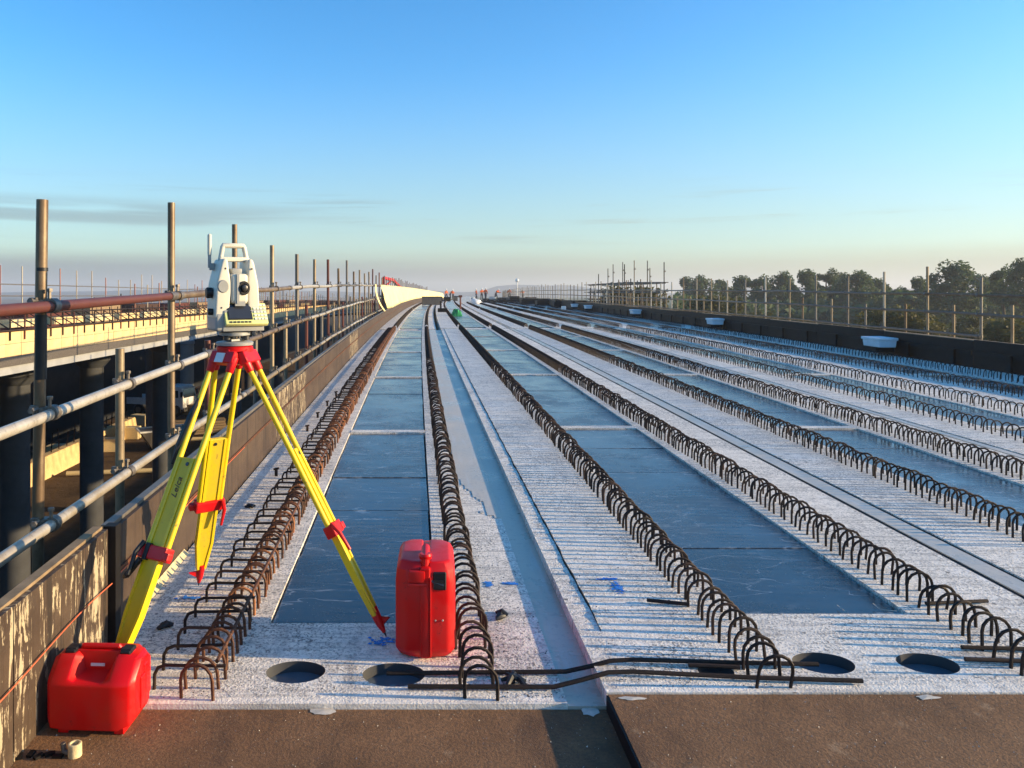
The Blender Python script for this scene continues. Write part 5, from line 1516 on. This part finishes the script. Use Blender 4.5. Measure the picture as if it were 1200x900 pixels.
TL = [(805, 150, 329, 0), (824, 140, 326, 1), (846, 150, 331, 3), (868, 125, 324, 0), (893, 118, 319, 2), (916, 122, 320, 1), (944, 112, 319, 0), (968, 115, 314, 2), (1003, 105, 321, 1), (1030, 112, 326, 3), (1075, 100, 327, 0), (1118, 92, 313, 1), (1150, 120, 322, 3), (1176, 88, 311, 2), (1200, 82, 309, 0), (1240, 80, 318, 1), (1055, 130, 331, 2), (985, 140, 326, 3), (1280, 85, 312, 2)]
TW = ['small tree at the left end of the tree belt, behind the scaffold tower', 'second tree from the left end of the belt, a little taller than its neighbour', 'low rounded tree, third from the left end of the belt', 'grey green tree rising left of the pair of tall narrow trees', 'narrow tall tree near the middle of the belt, left of a broad one', 'broad tree near the middle of the belt', 'rounded tree just left of the tallest pole gap', 'tall slender tree over the middle of the right guardrail', 'broad spreading tree right of the slender one', 'low tree beside the gap where pale hills show', 'small pointed tree right of the hill gap', 'large round topped tree standing out above the right guardrail', 'far hazy tree between the round topped tree and the tall right tree', 'tall uneven tree near the right edge of the picture', 'tallest tree cut by the right edge of the picture', 'tree just outside the right edge, only its left fringe showing', 'far low tree in the gap where pale hills show', 'far low tree behind the tall slender one', 'outermost tree beyond the right edge of the belt']
Hs = (11, 9.5, 12.5, 8.5)
for (px, d, yt, k), lab in zip(TL, TW): put_tree(tps[k], px, d, yt - (3, -1, 1, -3)[(px // 3) % 4], Hs[k], lab, 'gum_tree', 'tree', 'trees of the belt on the right', (.80, .95, .74, .88, 1.0)[(px * 7) % 5])
BL = [(1036, 46, 366, 0, 'sunny olive bush with the highest crown behind the right guardrail'), (1068, 44, 370, 1, 'sunny olive bush right of the highest one'), (1098, 42, 383, 0, 'low olive bush near the middle of the right guardrail'), (1190, 40, 382, 1, 'low olive bush at the right edge behind the guardrail'), (870, 62, 353, 0, 'yellow green bush left of the middle of the guardrail'), (830, 66, 353, 1, 'yellow green bush right of the scaffold tower'), (765, 58, 342, 0, 'yellow green bush seen through the scaffold tower'), (735, 64, 344, 1, 'yellow green bush at the left side of the scaffold tower'), (1150, 55, 372, 0, 'olive bush between the two right tall poles')]
for (px, d, yt, k, lab) in BL: put_tree(bush[k], px, d, yt, (4.5, 3.6)[k], lab, 'olive_bush', 'bush', 'bushes behind the right guardrail', 1.0)
# understorey: one far-off mass behind and below the trees
rr = random.Random(5); lm = MB()
for i in range(26000):
    d = rr.uniform(95, 175); px = rr.uniform(790, 1330); X = (px - 484) * d / 890
    hmax = 3.6 + 2.2 * mnoise.noise(Vector((X * .07, d * .05, 2)))
    p = Vector((X, d, gz(X, d) + hmax * rr.random() ** .8)); s_ = rr.uniform(.35, .7)
    u = Vector((rr.gauss(0, 1), rr.gauss(0, 1), rr.gauss(0, .6))).normalized(); w_ = u.cross(Vector((rr.gauss(0, 1), rr.gauss(0, 1), rr.gauss(0, 1)))).normalized()
    lm.add([p - u * s_, p + w_ * s_ * .6, p + u * s_, p - w_ * s_ * .6], [(0, 1, 2, 3)])
o = link('woodland', mesh('woodland', lm, M_LEAF), None); o['kind'] = 'stuff'

# ------------------------------------------------------------------ morning haze over the low ground
mb = MB(); mb.box((0, 1110, 15), (5400, 3120, 56))
hz = link('haze', mesh('haze', mb, None), None)
hz['kind'] = 'stuff'
hm = bpy.data.materials.new('morning_haze'); hm.use_nodes = True
ht = hm.node_tree
for n in list(ht.nodes): ht.nodes.remove(n)
ho = ht.nodes.new('ShaderNodeOutputMaterial'); pv = ht.nodes.new('ShaderNodeVolumePrincipled')
pv.inputs['Color'].default_value = (.86, .90, .97, 1)
pv.inputs['Density'].default_value = .0006
pv.inputs['Anisotropy'].default_value = .2
ht.links.new(pv.outputs[0], ho.inputs['Volume'])
hz.data.materials.append(hm)
